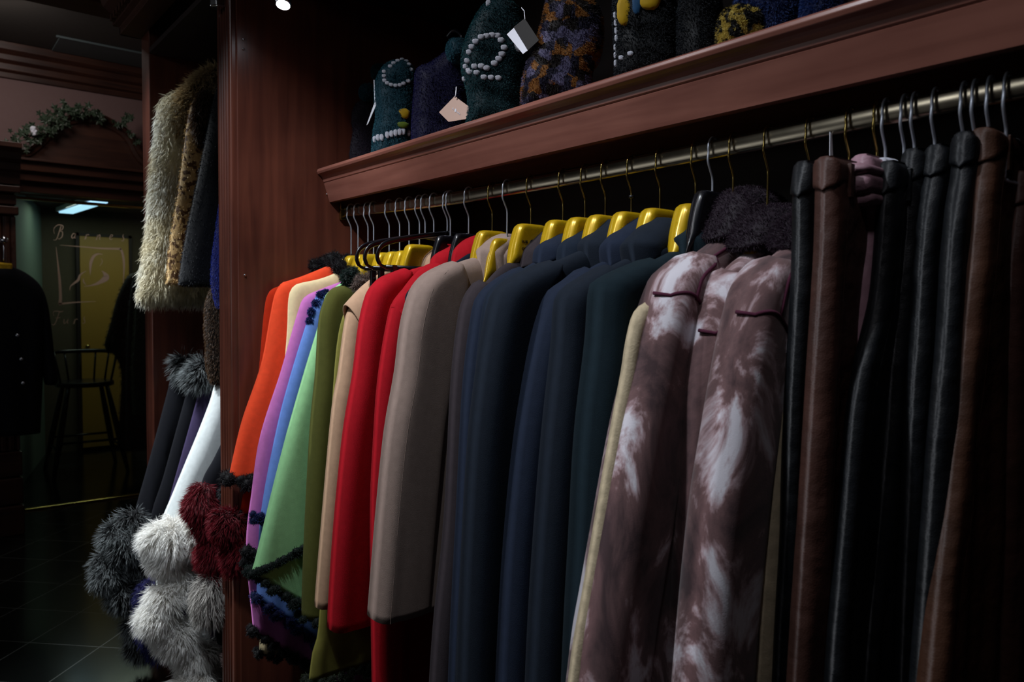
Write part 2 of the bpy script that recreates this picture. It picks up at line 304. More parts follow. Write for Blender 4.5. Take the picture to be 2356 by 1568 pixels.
def fur(V, Fc, n, length, width=.0018, groom=(0, 0, -1), lift=.5, jitter=.35, seed=1, curl=.15, skip=None):
    """grows n tapered strands on a surface; returns joined arrays and the root-to-tip value per vertex"""
    g = np.random.default_rng(seed); V = np.asarray(V, float); T = []
    for f in Fc:
        T.append((f[0], f[1], f[2]))
        if len(f) == 4: T.append((f[0], f[2], f[3]))
    T = np.array(T); A, B, C = V[T[:, 0]], V[T[:, 1]], V[T[:, 2]]; N = np.cross(B-A, C-A); ar = np.linalg.norm(N, axis=1)+1e-14; N = N/ar[:, None]
    idx = g.choice(len(T), n, p=ar/ar.sum()); a, b = g.random(n), g.random(n); q = a+b > 1; a[q], b[q] = 1-a[q], 1-b[q]
    P = A[idx]+(B[idx]-A[idx])*a[:, None]+(C[idx]-A[idx])*b[:, None]; Nn = N[idx]
    gr = np.array(groom, float); ph = g.random(6)*6
    cl = np.c_[np.sin(P[:, 1]*70+ph[0]+P[:, 2]*31), np.sin(P[:, 2]*63+ph[1]+P[:, 0]*40), np.sin(P[:, 0]*77+ph[2]+P[:, 1]*23)]*.35
    D = Nn*lift+gr+cl*.6+g.normal(size=(n, 3))*jitter; D /= np.linalg.norm(D, axis=1)[:, None]
    D0 = D*.6+Nn*.7; D0 /= np.linalg.norm(D0, axis=1)[:, None]
    Ls = length*(.55+.6*g.random(n))[:, None]; p1 = P+D0*Ls*.45; D2 = D+gr*curl*2+g.normal(size=(n, 3))*curl*.5; D2 /= np.linalg.norm(D2, axis=1)[:, None]; p2 = p1+D2*Ls*.55
    Wd = np.cross(D, g.normal(size=(n, 3))); Wd /= np.linalg.norm(Wd, axis=1)[:, None]+1e-9; Wd *= width/2
    S = np.stack([P-Wd, P+Wd, p1-Wd*.8, p1+Wd*.8, p2], 1).reshape(-1, 3); o = len(V); k = np.arange(n)*5+o
    F4 = np.c_[k, k+1, k+3, k+2]; F3 = np.c_[k+2, k+3, k+4]
    at_ = np.tile([.12, .12, .55, .55, 1.], n)*np.repeat(.75+.35*g.random(n), 5)
    return np.r_[V, S], list(Fc)+[tuple(f) for f in F4]+[tuple(f) for f in F3], np.r_[np.full(len(V), .15), at_]
def fur_obj(name, mat, parent, V, Fc, n, length, **k):
    V2, F2, a = fur(V, Fc, n, length, **k); o = mesh_obj(name, V2, F2, mat, parent, True, a); return o
def blob(c, r, seed=0, amp=.15, nu=18, nv=12):
    g = random.Random(seed); ph = [g.random()*6 for _ in range(6)]; r = r if hasattr(r, '__len__') else (r, r, r); V = []
    for i in range(nv+1):
        th = math.pi*i/nv
        for j in range(nu):
            p = 2*math.pi*j/nu; k = 1+amp*(math.sin(3*p+ph[0])*math.sin(2*th+ph[1])+.5*math.sin(5*th+ph[2]+p))*math.sin(th)
            V.append((c[0]+r[0]*k*math.sin(th)*math.cos(p), c[1]+r[1]*k*math.sin(th)*math.sin(p), c[2]+r[2]*k*math.cos(th)))
    Fc = [(i*nu+j, (i+1)*nu+j, (i+1)*nu+(j+1) % nu, i*nu+(j+1) % nu) for i in range(nv) for j in range(nu)]
    return V, Fc
def chain_surface(P, R, n=14):
    R = (list(R) if hasattr(R, '__len__') else [R]*len(P)); R = [r_*max(.12, math.sqrt(min(1, 5.*min(i, len(P)-1-i)/len(P)))) for i, r_ in enumerate(R)]
    m = MB(); m.tube(P, R, n); return m.V, [f for f in m.F if len(f) <= 4] 

# ------------------------------------------------------------------ the room
RY = 1.15
XP = -2.328                                          # panel between the two bays
struct(MB().box(-6.0, 2.2, -3.4, 1.75, -.06, 0).build('floor', M['floor']))
struct(MB().box(-8.7, -6.02, -1.2, 3.4, -.06, 0).build('floor_back', M['floor']))
struct(MB().box(-6.1, 2.2, -3.4, 1.75, 3.09, 3.15).build('ceiling', M['ceil']))
struct(MB().box(2.1, 2.2, -3.4, 1.75, 0, 3.09).build('wall_right', M['wallp']))
struct(MB().box(-6.1, 2.1, -3.5, -3.4, 0, 3.09).build('wall_front', M['wallp']))
struct(MB().box(-6.1, 2.1, 1.64, 1.75, 0, 3.09).build('wall_back', M['wallp']))
XM = -6.01; GY0, GY1, GZ = .585, 1.47, 2.115
w = MB().box(-6.12, XM, -3.4, GY0-.02, 0, 3.09).box(-6.12, XM, GY1+.02, 1.64, 0, 3.09).box(-6.12, XM, GY0-.02, GY1+.02, GZ+.03, 3.09)
struct(w.build('wall_left', M['wallp']))
# cornice on the left wall
pr = [(XM, 2.885), (XM+.02, 2.885), (XM+.025, 2.92), (XM+.05, 2.93), (XM+.055, 2.97), (XM+.085, 2.985), (XM+.09, 3.02), (XM+.13, 3.04), (XM+.135, 3.088), (XM, 3.088)]
struct(bevel(MB().prism(pr, 'Y', -3.4, 1.62).build('trim_1', M['woody']), .003))
# dropped ceiling beam
pr = [(-4.16, 2.80), (-4.16, 3.088), (-3.2, 3.088), (-3.2, 2.80), (-3.3, 2.78), (-4.0, 2.78)]
bm_ = MB().box(-4.15, -3.95, -3.4, 1.62, 2.80, 3.088).box(-4.19, -4.13, -3.4, 1.62, 2.85, 2.87).box(-4.21, -4.13, -3.4, 1.62, 2.93, 2.96).box(-3.97, -3.9, -3.4, 1.62, 2.86, 2.93)
struct(bevel(bm_.build('trim_2', M['woody']), .004))
vp = thing('ceiling_panel', 'pale frosted rectangular panel set in the dark ceiling above the cornice', 'ceiling panel', (-5.78, 1.1, 3.08))
MB().box(-6.0+.14, -5.54, .8, 1.6, 3.078, 3.088).build('panel', M['vent'], vp)
MB().box(-5.545, -5.53, .78, 1.6, 3.076, 3.088).build('frame', M['vent'], vp)

# ---- cabinets
def fluted(name, x0, x1, yf, z0, z1, mat, parent):
    """upright with routed flutes on its front face"""
    prof = [(x0, yf+.04)]; n = 4; wv = (x1-x0-.02)/n
    prof.append((x0, yf))
    for i in range(n):
        a = x0+.01+i*wv; prof += [(a+wv*.15, yf)]+[(a+wv*(.15+.7*k/6), yf+.010*math.sin(math.pi*k/6)) for k in range(1, 6)]+[(a+wv*.85, yf)]
    prof += [(x1, yf), (x1, yf+.04)]
    return MB().prism(prof[::-1], 'Z', z0, z1).build(name, mat, parent)
cab = thing('display_cabinet', 'tall mahogany open display cabinet with fluted uprights and dark lining', 'cabinet', (-2, 1.2, 0))
bevel(MB().box(XP-.028, XP, .80, 1.60, .02, 2.46).build('side_panel', M['wood'], cab), .002)
bevel(MB().box(.42, .45, .80, 1.60, .02, 2.46).build('side_panel', M['wood'], cab), .002)
bevel(MB().box(-3.485, -3.363, .80, 1.60, .02, 2.55).build('side_panel', M['wood'], cab), .004)
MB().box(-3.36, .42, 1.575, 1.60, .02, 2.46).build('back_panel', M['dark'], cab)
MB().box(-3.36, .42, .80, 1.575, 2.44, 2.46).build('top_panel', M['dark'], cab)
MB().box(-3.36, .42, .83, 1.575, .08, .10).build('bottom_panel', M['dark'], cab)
MB().box(-3.36, .42, .81, .83, .0, .10).build('plinth', M['wood'], cab)
fluted('fluted_upright', -2.461, -2.35, .785, 0, 2.44, M['wood'], cab)
bevel(MB().box(-2.352, -2.336, .782, .83, 0, 2.44).build('upright_bead', M['wood'], cab), .006, 3)
MB().box(-2.461, -2.356, .83, 1.575, .02, 2.44).build('partition', M['wood'], cab)
bevel(MB().prism([(-2.43, .785), (-2.38, .785), (-2.385, .76), (-2.405, .745), (-2.425, .76)], 'Z', 2.33, 2.42).build('corbel', M['chrome'], cab), .004)
# crown with dentils over the bays
cr = MB().prism([(.80, 2.53), (.72, 2.53), (.72, 2.56), (.70, 2.57), (.70, 2.60), (.66, 2.63), (.64, 2.68), (.60, 2.70), (.60, 2.76), (.80, 2.76)], 'X', -3.50, .45)
cr.box(-3.53, -3.485, .70, 1.6, 2.57, 2.76).box(-3.50, -3.485, .72, 1.6, 2.53, 2.57)
crown = bevel(cr.build('crown', M['woody'], cab), .002)
for i in range(40):
    if -3.49+i*.05 > -1.9: break
    d_ = MB().box(-3.49+i*.05, -3.465+i*.05, .684, .704, 2.575, 2.60).build('dentil', M['woody'], cab)
for (px_, py_) in [(560, 91), (560, 113), (563, 633)]:
    p = at(px_, py_, 0, XP); V, Fc = blob((XP+.001, p[1], p[2]), .004, amp=0, nu=10, nv=6); mesh_obj('shelf_pin', V, Fc, M['chrome'], cab)
# shelf with moulded front
sh = thing('shelf', 'long polished mahogany shelf with moulded front edge above the rail', 'shelf', (-1, 1.3, 1.8))
MB().box(XP+.002, .42, 1.09, 1.575, 1.845, 1.868).build('board', M['woodx'], sh)
nose = [(1.09, 1.868), (1.063, 1.868), (1.057, 1.864), (1.055, 1.857), (1.058, 1.850), (1.066, 1.846), (1.072, 1.842), (1.076, 1.834), (1.078, 1.826), (1.085, 1.822), (1.10, 1.822), (1.10, 1.868)]
bevel(MB().prism(nose, 'X', XP+.002, .42).build('nosing', M['woodx'], sh), .001)
MB().prism([(1.080, 1.822), (1.100, 1.763), (1.118, 1.763), (1.118, 1.84), (1.10, 1.84)], 'X', XP+.002, .42).build('fascia', M['woodx'], sh)
for px_, py_ in ((745, 446), (788, 460)):
    p = at(px_, py_, 0, XP); V, Fc = blob((XP+.001, p[1]+.01, p[2]), .003, amp=0, nu=8, nv=5); mesh_obj('shelf_pin', V, Fc, M['chrome'], cab)

# ---- clothes rail
def rodz(x): return float(np.interp(x, [-2.33, -2.0, -1.7, -1.2, -.7, -.5, .42], [1.736, 1.722, 1.713, 1.712, 1.717, 1.722, 1.73]))
rail = thing('clothes_rail', 'oval metal clothes rail running under the shelf with hangers hooked on', 'clothes rail', (-1, RY, 1.7))
m_ = MB(); n_ = 16; xs = np.linspace(XP+.012, .405, 24)
V = []
for x in xs:
    for k in range(n_):
        a = 2*math.pi*k/n_; c_, s_ = math.cos(a), math.sin(a); V.append((x, RY+.0075*c_, rodz(x)+(.0095+.0075*abs(s_)**.6)*(1 if s_ > 0 else -1)*(abs(s_)**.35)))
m_.add(V, [(i*n_+k, i*n_+(k+1) % n_, (i+1)*n_+(k+1) % n_, (i+1)*n_+k) for i in range(len(xs)-1) for k in range(n_)]); m_.build('rail', M['rod'], rail, True)
m_ = MB().box(XP+.001, XP+.013, RY-.016, RY+.016, rodz(XP)-.028, rodz(XP)+.008).box(XP+.001, XP+.013, RY-.016, RY-.011, rodz(XP), rodz(XP)+.03)
bevel(m_.build('bracket', M['brass'], rail), .002)
r2 = thing('clothes_rail', 'dark upper rail in the far bay behind the long fur coat', 'clothes rail', (-2.9, RY, 2.3))
MB().tube([(-3.355, RY, 2.33), (-2.47, RY, 2.33)], .013, 12).build('rail', M['rod'], r2, True)
r3 = thing('clothes_rail', 'lower rail in the far bay carrying the shawls', 'clothes rail', (-2.9, RY, 1.3))
MB().tube([(-3.355, RY, 1.33), (-2.47, RY, 1.33)], .013, 12).build('rail', M['rod'], r3, True)

# ------------------------------------------------------------------ hangers
def hook_pts(x, top, flip=1, lean=0., rz=None, R=.019, ry=RY):
    """question-mark hook over the rail, shaft down to height top"""
    z = (rodz(x) if rz is None else rz); P = []
    for a in range(-35, 216, 18):
        t = math.radians(a); P.append((x+lean*.3*math.sin(t), ry+R*.78*math.cos(t), z+.001+(R+.002)*math.sin(t)))
    P += [(x+lean*.6, ry-R*.80, z-.022), (x+lean, ry-R*.35, z-.040), (x+lean, ry-.001, z-.052), (x+lean, ry, z-.066), (x+lean*1.2, ry, (z-.066+top)/2), (x+lean*1.3, ry, top-.004)]
    return catmull(P, 3)
def gold_hanger(x, ztop, metal, label, drop=.095, half=.20, yaw=0., body='gold', T=.019, rz=None, group=None, ry=RY, lean=0.):
    h = thing('clothes_hanger', label, 'hanger', (x, ry, ztop), group)
    MB().tube(hook_pts(x, ztop, lean=lean, rz=rz, ry=ry), .0021, 8).build('hook', M[metal], h, True)
    fr = lambda a, z, t: (x+lean*1.3+t, ry+a, z)
    Lp = [(-.005, ztop), (-.034, ztop-.001), (-.045, ztop-.012), (-.058, ztop-.052), (-.066, ztop-.090), (-.088, ztop-.150), (-.13, ztop-.20), (-.128, ztop-.21), (-.11, ztop-.215)]
    Rp = [(-a, z) for a, z in Lp]
    V, Fc, _, _ = inflate(Lp, Rp, lambda a, z: T*(1 if z > ztop-.08 else max(.2, 1-(ztop-.08-z)*30)), .013, fr, 34, 26, closed=True, pw=2.6, sm=3)
    mesh_obj('shoulder_form', V, Fc, M[body], h); return h
def wire_black_hanger(x, ztop, label, metal='silver', rz=None):
    h = thing('clip_hanger', label, 'hanger', (x, RY, ztop))
    MB().tube(hook_pts(x, ztop), .0022, 8).build('hook', M[metal], h, True)
    for s in (1, -1):
        P = catmull([(x, RY, ztop-.006), (x, RY-s*.07, ztop-.016), (x, RY-s*.16, ztop-.034), (x, RY-s*.20, ztop-.05), (x, RY-s*.213, ztop-.075), (x, RY-s*.205, ztop-.097), (x, RY-s*.185, ztop-.105)], 5)
        MB().tube(P, [.0085]*(len(P)-6)+[.006]*6, 10, sq=.6).build('arm', M['blackp'], h, True)
        c = MB().box(x-.006, x+.006, RY-s*.165-.007, RY-s*.165+.007, ztop-.15, ztop-.098).tube([(x-.012, RY-s*.165, ztop-.13), (x+.012, RY-s*.165, ztop-.13)], .003, 8)
        bevel(c.build('clip', M['blackp'], h), .002)
    MB().tube([(x, RY-.19, ztop-.104), (x, RY+.19, ztop-.104)], .006, 10).build('bar', M['blackp'], h, True)
    return h

# ------------------------------------------------------------------ garments
def ext(pts, z):
    """continue an outline straight down to height z"""
    (a0, z0), (a1, z1) = pts[-2], pts[-1]
    if z < z1-.01:
        k = (a1-a0)/(z1-z0); pts = pts+[(a1+k*.6*(z-z1), z)]
    else: pts = pts[:-1]+[(a1, z)]
    return pts
def mirror(pts, u0=.0, lim=.34): return [(min(-a*.92+u0, lim), z) for a, z in pts]
def coatfold(seed, amp, ztop, k=1.0, zb=.6):
    n1 = noise1(seed); n2 = noise1(seed+50)
    def f(a, z):
        d = max(0, min(1, (ztop-.06-z)/(ztop-zb)))
        return amp*d*(n1(a*26*k+n2(z*2.2)*.8)*.75+.35*n2(a*11+z*3))
    return f
def seamline(grid_fn, pts, r=.003):
    return MB().tube([grid_fn(*p) for p in pts], r, 6, sq=.8)
def side_hit(parts, X):                # point on the +X face of a hanging garment at (along, height)
    bv = [BVHTree.FromPolygons([tuple(map(float, v)) for v in V], [tuple(map(int, f)) for f in Fc]) for V, Fc in parts]
    def f(a, z, lift=.002):
        xs = [h[0].x for h in (b.ray_cast(Vector((X+.4, RY+a, z)), Vector((-1, 0, 0))) for b in bv) if h[0] is not None]
        return ((max(xs) if xs else X)+lift, RY+a, z)
    return f
def surf_lookup(grid, G):
    side = grid[0].reshape(-1, 3); gg = G.reshape(-1, 2)
    def f(a, z, lift=.002):
        d = ((gg-np.array([a, z]))**2).sum(1); k = np.argsort(d)[:4]; w = 1/(d[k]+1e-7); p = (side[k]*w[:, None]).sum(0)/w.sum(); return (p[0]+lift, RY+a, z)
    return f
POM = {}
def pompom_mesh(kind, mat, r=.0125):
    if kind in POM: return POM[kind]
    V, Fc = blob((0, 0, 0), (r*.8, r, r), 3, .12, 12, 8); V2, F2, a = fur(V, Fc, 230, r*.55, width=.0011, groom=(0, 0, -.3), lift=1, seed=5)
    o = mesh_obj('pompom', V2, F2, M[mat], None, True, a); me = o.data; bpy.data.objects.remove(o); POM[kind] = me; return me
def pompoms(parent, pts, kind, mat, s=1.0):
    me = pompom_mesh(kind, mat); P = [tuple(p) for p in pts]
    cord = MB().tube(P, .0012, 5).build('pompom_trim', M[mat], parent, True)
    for i, p in enumerate(pts):
        o = bpy.data.objects.new('pompom', me); COL.objects.link(o); o.parent = cord; o.location = Vector(p)
        o.rotation_euler = (random.random()*6, random.random()*.6, random.random()*.6); k = s*random.uniform(.85, 1.2); o.scale = (k, k, k)

SLK = {}
def garment(name, cat, label, X, out, mat, T=.03, zhem=.6, fold=.008, seed=1, collar=None, sleeve=True, seam=None, org_z=1.6, foldk=1.0, hem=None,
            back0=.0, trim=None, stitch=False, rho=.055, hanger=None, sl_w=.12, sl_mat=None, hemz_sleeve=None):
    L = uz(X, out); L = ext(L, zhem); Rr = mirror(L, back0)
    zs = L[0][1]; g = thing(name, label, cat, (X, RY, org_z))
    Tf = lambda a, z: T*(.72+.28*min(1, max(0, (zs-z)/.25)))
    frame = lambda a, z, t: (X+t, RY+a, z)
    ff = coatfold(seed, fold, zs, foldk, zhem)
    ins = lambda P, s: [(a+s*.020*min(1, max(0, (zs-z)/.08)), z) for a, z in P] if sleeve else P
    V, Fc, grid, G = inflate(ins(L, 1), ins(Rr, -1), Tf, rho*.75, frame, 70, 48, fold=ff, hem=hem, pw=2.4)
    body = mesh_obj('body', V, Fc, M[mat], g); lk = side_hit([(V, Fc)], X); bodyVF = (V, Fc)
    if sleeve:
        for s in (1, -1):
            LL = [p for p in (L if s == 1 else [(a, z) for a, z in mirror(L, back0)])]
            # start the sleeve at the shoulder point
            st = next(i for i, p in enumerate(LL) if abs(p[0]) > .10) if any(abs(p[0]) > .10 for p in LL) else 1
            SL = LL[st:]
            if len(SL) < 3: continue
            zc_ = max(zhem, (hemz_sleeve or -9)); SLc = ext(SL, zc_) if zc_ <= SL[-1][1] else [p for p in SL if p[1] > zc_]+[(np.interp(zc_, [q[1] for q in SL[::-1]], [q[0] for q in SL[::-1]]), zc_)]
            o_ = -.006*s; O = [(a+o_, z+.002) for a, z in SLc]
            I = [(O[0][0]+s*.012, O[0][1]-.004)]
            for i, (a, z) in enumerate(O[1:]): I.append((a+s*min(sl_w, .05+sl_w*(O[0][1]-z)/.10), z-.01 if i < 1 else z))
            A, B = (O, I) if s == 1 else (I, O)
            f2 = coatfold(seed+9*s+3, fold*.55, O[0][1], 1.3, zc_)
            V, Fc, g2, G2 = inflate(A, B, lambda a, z: T*1.25, .038, frame, 54, 24, fold=f2, pw=2.9)
            mesh_obj('sleeve', V, Fc, M[sl_mat or mat], g)
            if s == 1: SLK[g.name] = (side_hit([bodyVF, (V, Fc)], X), O)
            if s == 1 and stitch:
                P = [(a+.02, z) for a, z in O[1:]]; lk2 = surf_lookup(g2, G2)
                P = catmull(P, 5); MB().tube([lk2(a, z, .0001) for a, z in P], .0006, 5).build('topstitch', M[mat], g, True)
    if collar:
        CL, CR, ct = collar; CL = uz(X+.02, CL); CR = uz(X+.02, CR); CL = CL[:-1]+[(CL[-1][0], CL[-1][1]-.016)]; CR = CR[:-1]+[(CR[-1][0], CR[-1][1]-.016)]; ct += .012; cf = lambda a, z, t: (X+.02+t, RY+a, z)
        V, Fc, gc, Gc = inflate(CL, CR, ct, .030, cf, 26, 24, closed=True, pw=2.2, fold=lambda a, z: .003*math.sin(a*60+z*40+seed)); mesh_obj('collar', V, Fc, M[mat], g)
        V, Fc, _, _ = inflate([(a+.018, z-.012) for a, z in CL[1:]], [(a+.022, z-.010) for a, z in CR[1:]], ct*1.12, .022, cf, 20, 20, closed=True, pw=2.2); mesh_obj('collar_fall', V, Fc, M[mat], g)
    return g, lk, L, body
def hz(h): return float(at(h, 480-(h-790)*.19, 1, RY)[0])
HZ = {'gold': 1.625}

# --- capes at the far end of the rail
def cape(label, hook, out, mat, zside, slope, pom, seed, T=.02, metal='silver', ztop=1.585, hlabel='', body='gold', neck=None, fold=.008, zmax=.3, flap=None, psize=1.0):
    X = hz(hook); gold_hanger(X, ztop, metal, hlabel, half=.19, T=.02, body=body)
    L = uz(X, out); L = ext(L, zside); uf = L[-1][0]
    hem = lambda a: -slope*min(max(0, (a-uf)), zmax)
    g, lk, L, b_ = garment('cape', 'cape', label, X, out, mat, T=T, zhem=zside, fold=fold, seed=seed, sleeve=False, hem=hem, rho=.04)
    if pom:
        kind, pm = pom; P = []
        n = 13
        for i in range(n):
            a = uf+i*.030; P.append((X+T*(.25 if i == 0 else .9)+.004, RY+a-.004, zside+hem(a)-.004))
            if i % 2: P.append((X+T*.9+.012, RY+a+.012, zside+hem(a+.012)-.016))
        pompoms(g, P, kind, pm, psize)
        P = [(X-T*.9-.004, RY+uf+i*.032, zside+hem(uf+i*.032)-.004) for i in range(8)]; pompoms(g, P, kind, pm, psize)
    if flap:     # arm slit edge rising from the side corner
        kind, pm = pom; a0, z0, a1, z1, nn = flap
        P = [(X+T*.9, RY+a0+(a1-a0)*i/(nn-1), z0+(z1-z0)*(i/(nn-1))**1.3) for i in range(nn)]
        MB().tube(P, .0035, 6).build('slit_edge', M[mat], g, True)
        pompoms(g, P, kind, pm, psize*1.05)
    if neck:
        kind, pm, pts = neck
        for i, (px_, py_, r_) in enumerate(pts):
            p = at(px_, py_, 0, X+.005); V, Fc = blob(p, (r_*.7, r_, r_), seed+i, .2); fur_obj('fur_neck_trim', M[pm], g, V, Fc, 900, r_*.55, width=.0014, lift=1, groom=(0, 0, -.2), seed=seed+i)
    return g
cape('rust wool cape against the cabinet side panel, furthest on the rail', 789, [(738, 622), (690, 640), (640, 658), (617, 673), (606, 720), (594, 860), (578, 1000), (560, 1120), (552, 1216)], 'rust', .78, .35, ('black', 'f_black'), 11,
     hlabel='gold hanger of the rust cape, first on the rail from the panel', neck=('b', 'f_black', [(727, 612, .022), (748, 603, .02)]))
cape('bright orange wool cape with black pompom hem', 808, [(752, 612), (700, 633), (665, 645), (647, 652), (632, 680), (620, 740), (601, 840), (560, 960), (540, 1040), (528, 1098)], 'orange', .905, .12, ('black', 'f_black'), 12, T=.024, psize=1.5,
     hlabel='gold hanger carrying the bright orange cape', neck=('b', 'f_black', [(768, 600, .026), (785, 618, .024), (795, 605, .026)]))
cape('cream wool cape with black fur neck, between orange and orchid capes', 824, [(795, 618), (740, 640), (690, 651), (673, 661), (664, 690), (660, 781), (640, 1000), (610, 1300), (597, 1500)], 'cream', .37, .3, ('black', 'f_black'), 13,
     hlabel='gold hanger carrying the cream cape', neck=('b', 'f_black', [(785, 618, .026), (800, 622, .022)]))
cape('orchid pink wool cape with black pompom hem', 847, [(852, 607), (800, 640), (740, 664), (702, 682), (688, 711), (665, 790), (645, 860), (600, 1000), (580, 1130), (567, 1260), (583, 1450)], 'pink', .475, .9, ('black', 'f_black'), 14,
     hlabel='gold hanger carrying the orchid pink cape', psize=1.1)
p_ = bpy.data.objects['cape.003']
for i, (px_, py_) in enumerate([(568, 1268), (580, 1275), (566, 1290), (583, 1292), (575, 1308)]): pompoms(p_, [at(px_, py_, 0, -2.14)], 'black', 'f_black', 1.5)
cape('cornflower blue wool cape with dark blue pompom hem', 860, [(765, 668), (748, 670), (732, 673), (715, 715), (670, 860), (634, 1000), (600, 1190), (592, 1350)], 'blue', .585, 1.0, ('dblue', 'f_dblue'), 15,
     hlabel='gold hanger carrying the cornflower blue cape', neck=('b', 'f_dblue', [(738, 680, .012), (728, 698, .012), (718, 718, .012), (714, 738, .011), (750, 675, .012)]), psize=1.15)
p_ = bpy.data.objects['cape.004']; pompoms(p_, [at(px_, py_, 0, -2.10) for px_, py_ in ((582, 1182), (592, 1192), (601, 1186), (584, 1196), (604, 1198))], 'dblue', 'f_dblue', .9)
cape('mint green wool cape with dark green pompom trim', 896, [(800, 640), (765, 665), (749, 682), (735, 743), (700, 860), (660, 1000), (622, 1150), (588, 1290), (580, 1320)], 'lgreen', .695, .86, ('dgreen', 'f_dgreen'), 16,
     hlabel='gold hanger carrying the mint green cape', flap=(-.415, .70, -.27, .745, 9), T=.024, neck=('b', 'f_dgreen', [(905, 596, .022), (925, 600, .02)]), psize=1.1, fold=.006)
cape('olive green wool cape with dark green fur collar', 920, [(808, 655), (785, 657), (764, 664), (749, 687), (735, 740), (728, 860), (715, 1000), (700, 1300)], 'olive', .56, .25, ('oliv', 'f_dgreen'), 17, T=.034,
     hlabel='gold hanger carrying the olive cape', neck=('b', 'f_dgreen', [(800, 640, .020), (808, 655, .022), (815, 672, .022), (818, 690, .02), (812, 630, .018)]), fold=.014)
cape('khaki wool cape with taupe fur collar and tipped trim, below the camel coat', 942, [(850, 650), (820, 675), (800, 700), (775, 800), (755, 1100), (735, 1430), (720, 1500)], 'khaki', .40, .0, ('oliv2', 'f_oliv'), 18,
     hlabel='gold hanger carrying the khaki cape with taupe fur collar', neck=('b', 'f_taupe', [(838, 655, .028), (852, 668, .026), (868, 640, .026), (845, 690, .022)]), T=.018)

# --- wool coats
def cap_sleeve(g, X, T, mat, tip, neck, under, seed):
    """short flared shoulder cape flap; outline corners given as photo points"""
    O = uz(X, [neck, tip]); U = uz(X, [under])[0]
    m_ = MB(); V = []; n = 16; k = 8
    for i in range(n):
        s_ = i/(n-1); a = O[0][0]+(O[1][0]-O[0][0])*s_; z = O[0][1]+(O[1][1]-O[0][1])*s_**1.6
        for j in range(-k, k+1):
            q = j/k; w_ = (T*1.55+.010*s_); drop = (1-math.cos(q*math.pi/2))*(.02+.06*s_)
            V.append((X+w_*math.sin(q*math.pi/2)*(1+.1*math.sin(s_*4+seed)), RY+a+.035*abs(q)**2*s_*1.2, z-drop+.004))
    nn = 2*k+1; m_.add(V, [(i*nn+j, i*nn+j+1, (i+1)*nn+j+1, (i+1)*nn+j) for i in range(n-1) for j in range(nn-1)])
    o = m_.build('shoulder_flap', M[mat], g, True); s = o.modifiers.new('thick', 'SOLIDIFY'); s.thickness = .006; s.offset = 0
    b = o.modifiers.new('round', 'BEVEL'); b.width = .002; b.segments = 2; return o
rad = lambda a: -.0
def roundhem(uf, r=.045, d=.04):
    return lambda a: d*max(0, 1-(a-uf)/r)**2-.0
X = hz(953)+.03
g, lk, L, _ = garment('coat', 'coat', 'camel wool coat with short flared shoulder flap', X, [(990, 575), (930, 612), (887, 640), (850, 670), (818, 700), (802, 740), (786, 860), (770, 960), (740, 1300), (733, 1385)], 'camel', T=.026, zhem=.622, seed=21, collar=([(1025, 556), (1000, 570), (975, 592), (967, 612)], [(1033, 556), (1040, 572), (1022, 600), (995, 625)], .026), hem=lambda a: -.03*max(0, a+.3), sl_w=.09)
cap_sleeve(g, X, .026, 'camel', (795, 706), (900, 628), (834, 740), 1)
gold_hanger(X, 1.60, 'silver', 'gold hanger carrying the camel coat')
for h_, lab in ((979, 'black plastic clip hanger in front of the camel coat, farthest of the three'), (999, 'black plastic clip hanger, middle one of the three beside the camel coat'), (1030, 'black plastic clip hanger nearest the first red coat, arm highest')):
    wire_black_hanger(hz(h_), 1.628, lab)
X = hz(1042)-.01
garment('coat', 'coat', 'bright red wool coat beside the camel coat', X, [(1060, 560), (1042, 572), (996, 602), (935, 618), (890, 636), (868, 655), (852, 682), (836, 752), (823, 860), (800, 1000), (780, 1200), (768, 1370)], 'red', T=.032, zhem=.625, seed=22, collar=([(1060, 554), (1030, 570), (1002, 588), (995, 612)], [(1070, 554), (1082, 570), (1062, 598), (1035, 625)], .03), sl_w=.10, fold=.006, rho=.05)
gold_hanger(X, 1.615, 'silver', 'black plastic shouldered hanger carrying the first red coat', body='blackp', T=.012)
X = hz(1069)+.02
g, lk, L, _ = garment('coat', 'coat', 'long red wool coat with flared shoulder flap, behind the taupe coat', X, [(1100, 560), (1045, 592), (1000, 615), (957, 646), (925, 680), (905, 720), (881, 860), (870, 1000), (862, 1200), (866, 1568)], 'red', T=.026, zhem=.42, seed=23, collar=([(1093, 541), (1068, 553), (1048, 575), (1042, 600)], [(1102, 541), (1111, 560), (1102, 584), (1075, 612)], .028), sl_w=.09)
cap_sleeve(g, X, .026, 'red', (904, 712), (1000, 610), (943, 708), 2)
gold_hanger(X, 1.615, 'silver', 'black plastic shouldered hanger carrying the long red coat', body='blackp', T=.012)
X = hz(1134)-.045
g = thing('vest', 'dark navy vest with rolled armhole wedged between red and taupe coats', 'vest', (X, RY, 1.6))
L = uz(X, [(1090, 575), (1030, 615), (985, 650), (955, 668), (944, 685), (950, 712), (962, 760), (955, 900)]); L = ext(L, .9)
V, Fc, _, _ = inflate(L, mirror(L), .012, .03, lambda a, z, t: (X+t, RY+a, z), 40, 30); mesh_obj('body', V, Fc, M['navyw2'], g)
MB().tube([(X, RY+a-.002, z) for a, z in catmull(L[3:7], 5)], .011, 10).build('rolled_armhole', M['navyw2'], g, True)
X = hz(1134)
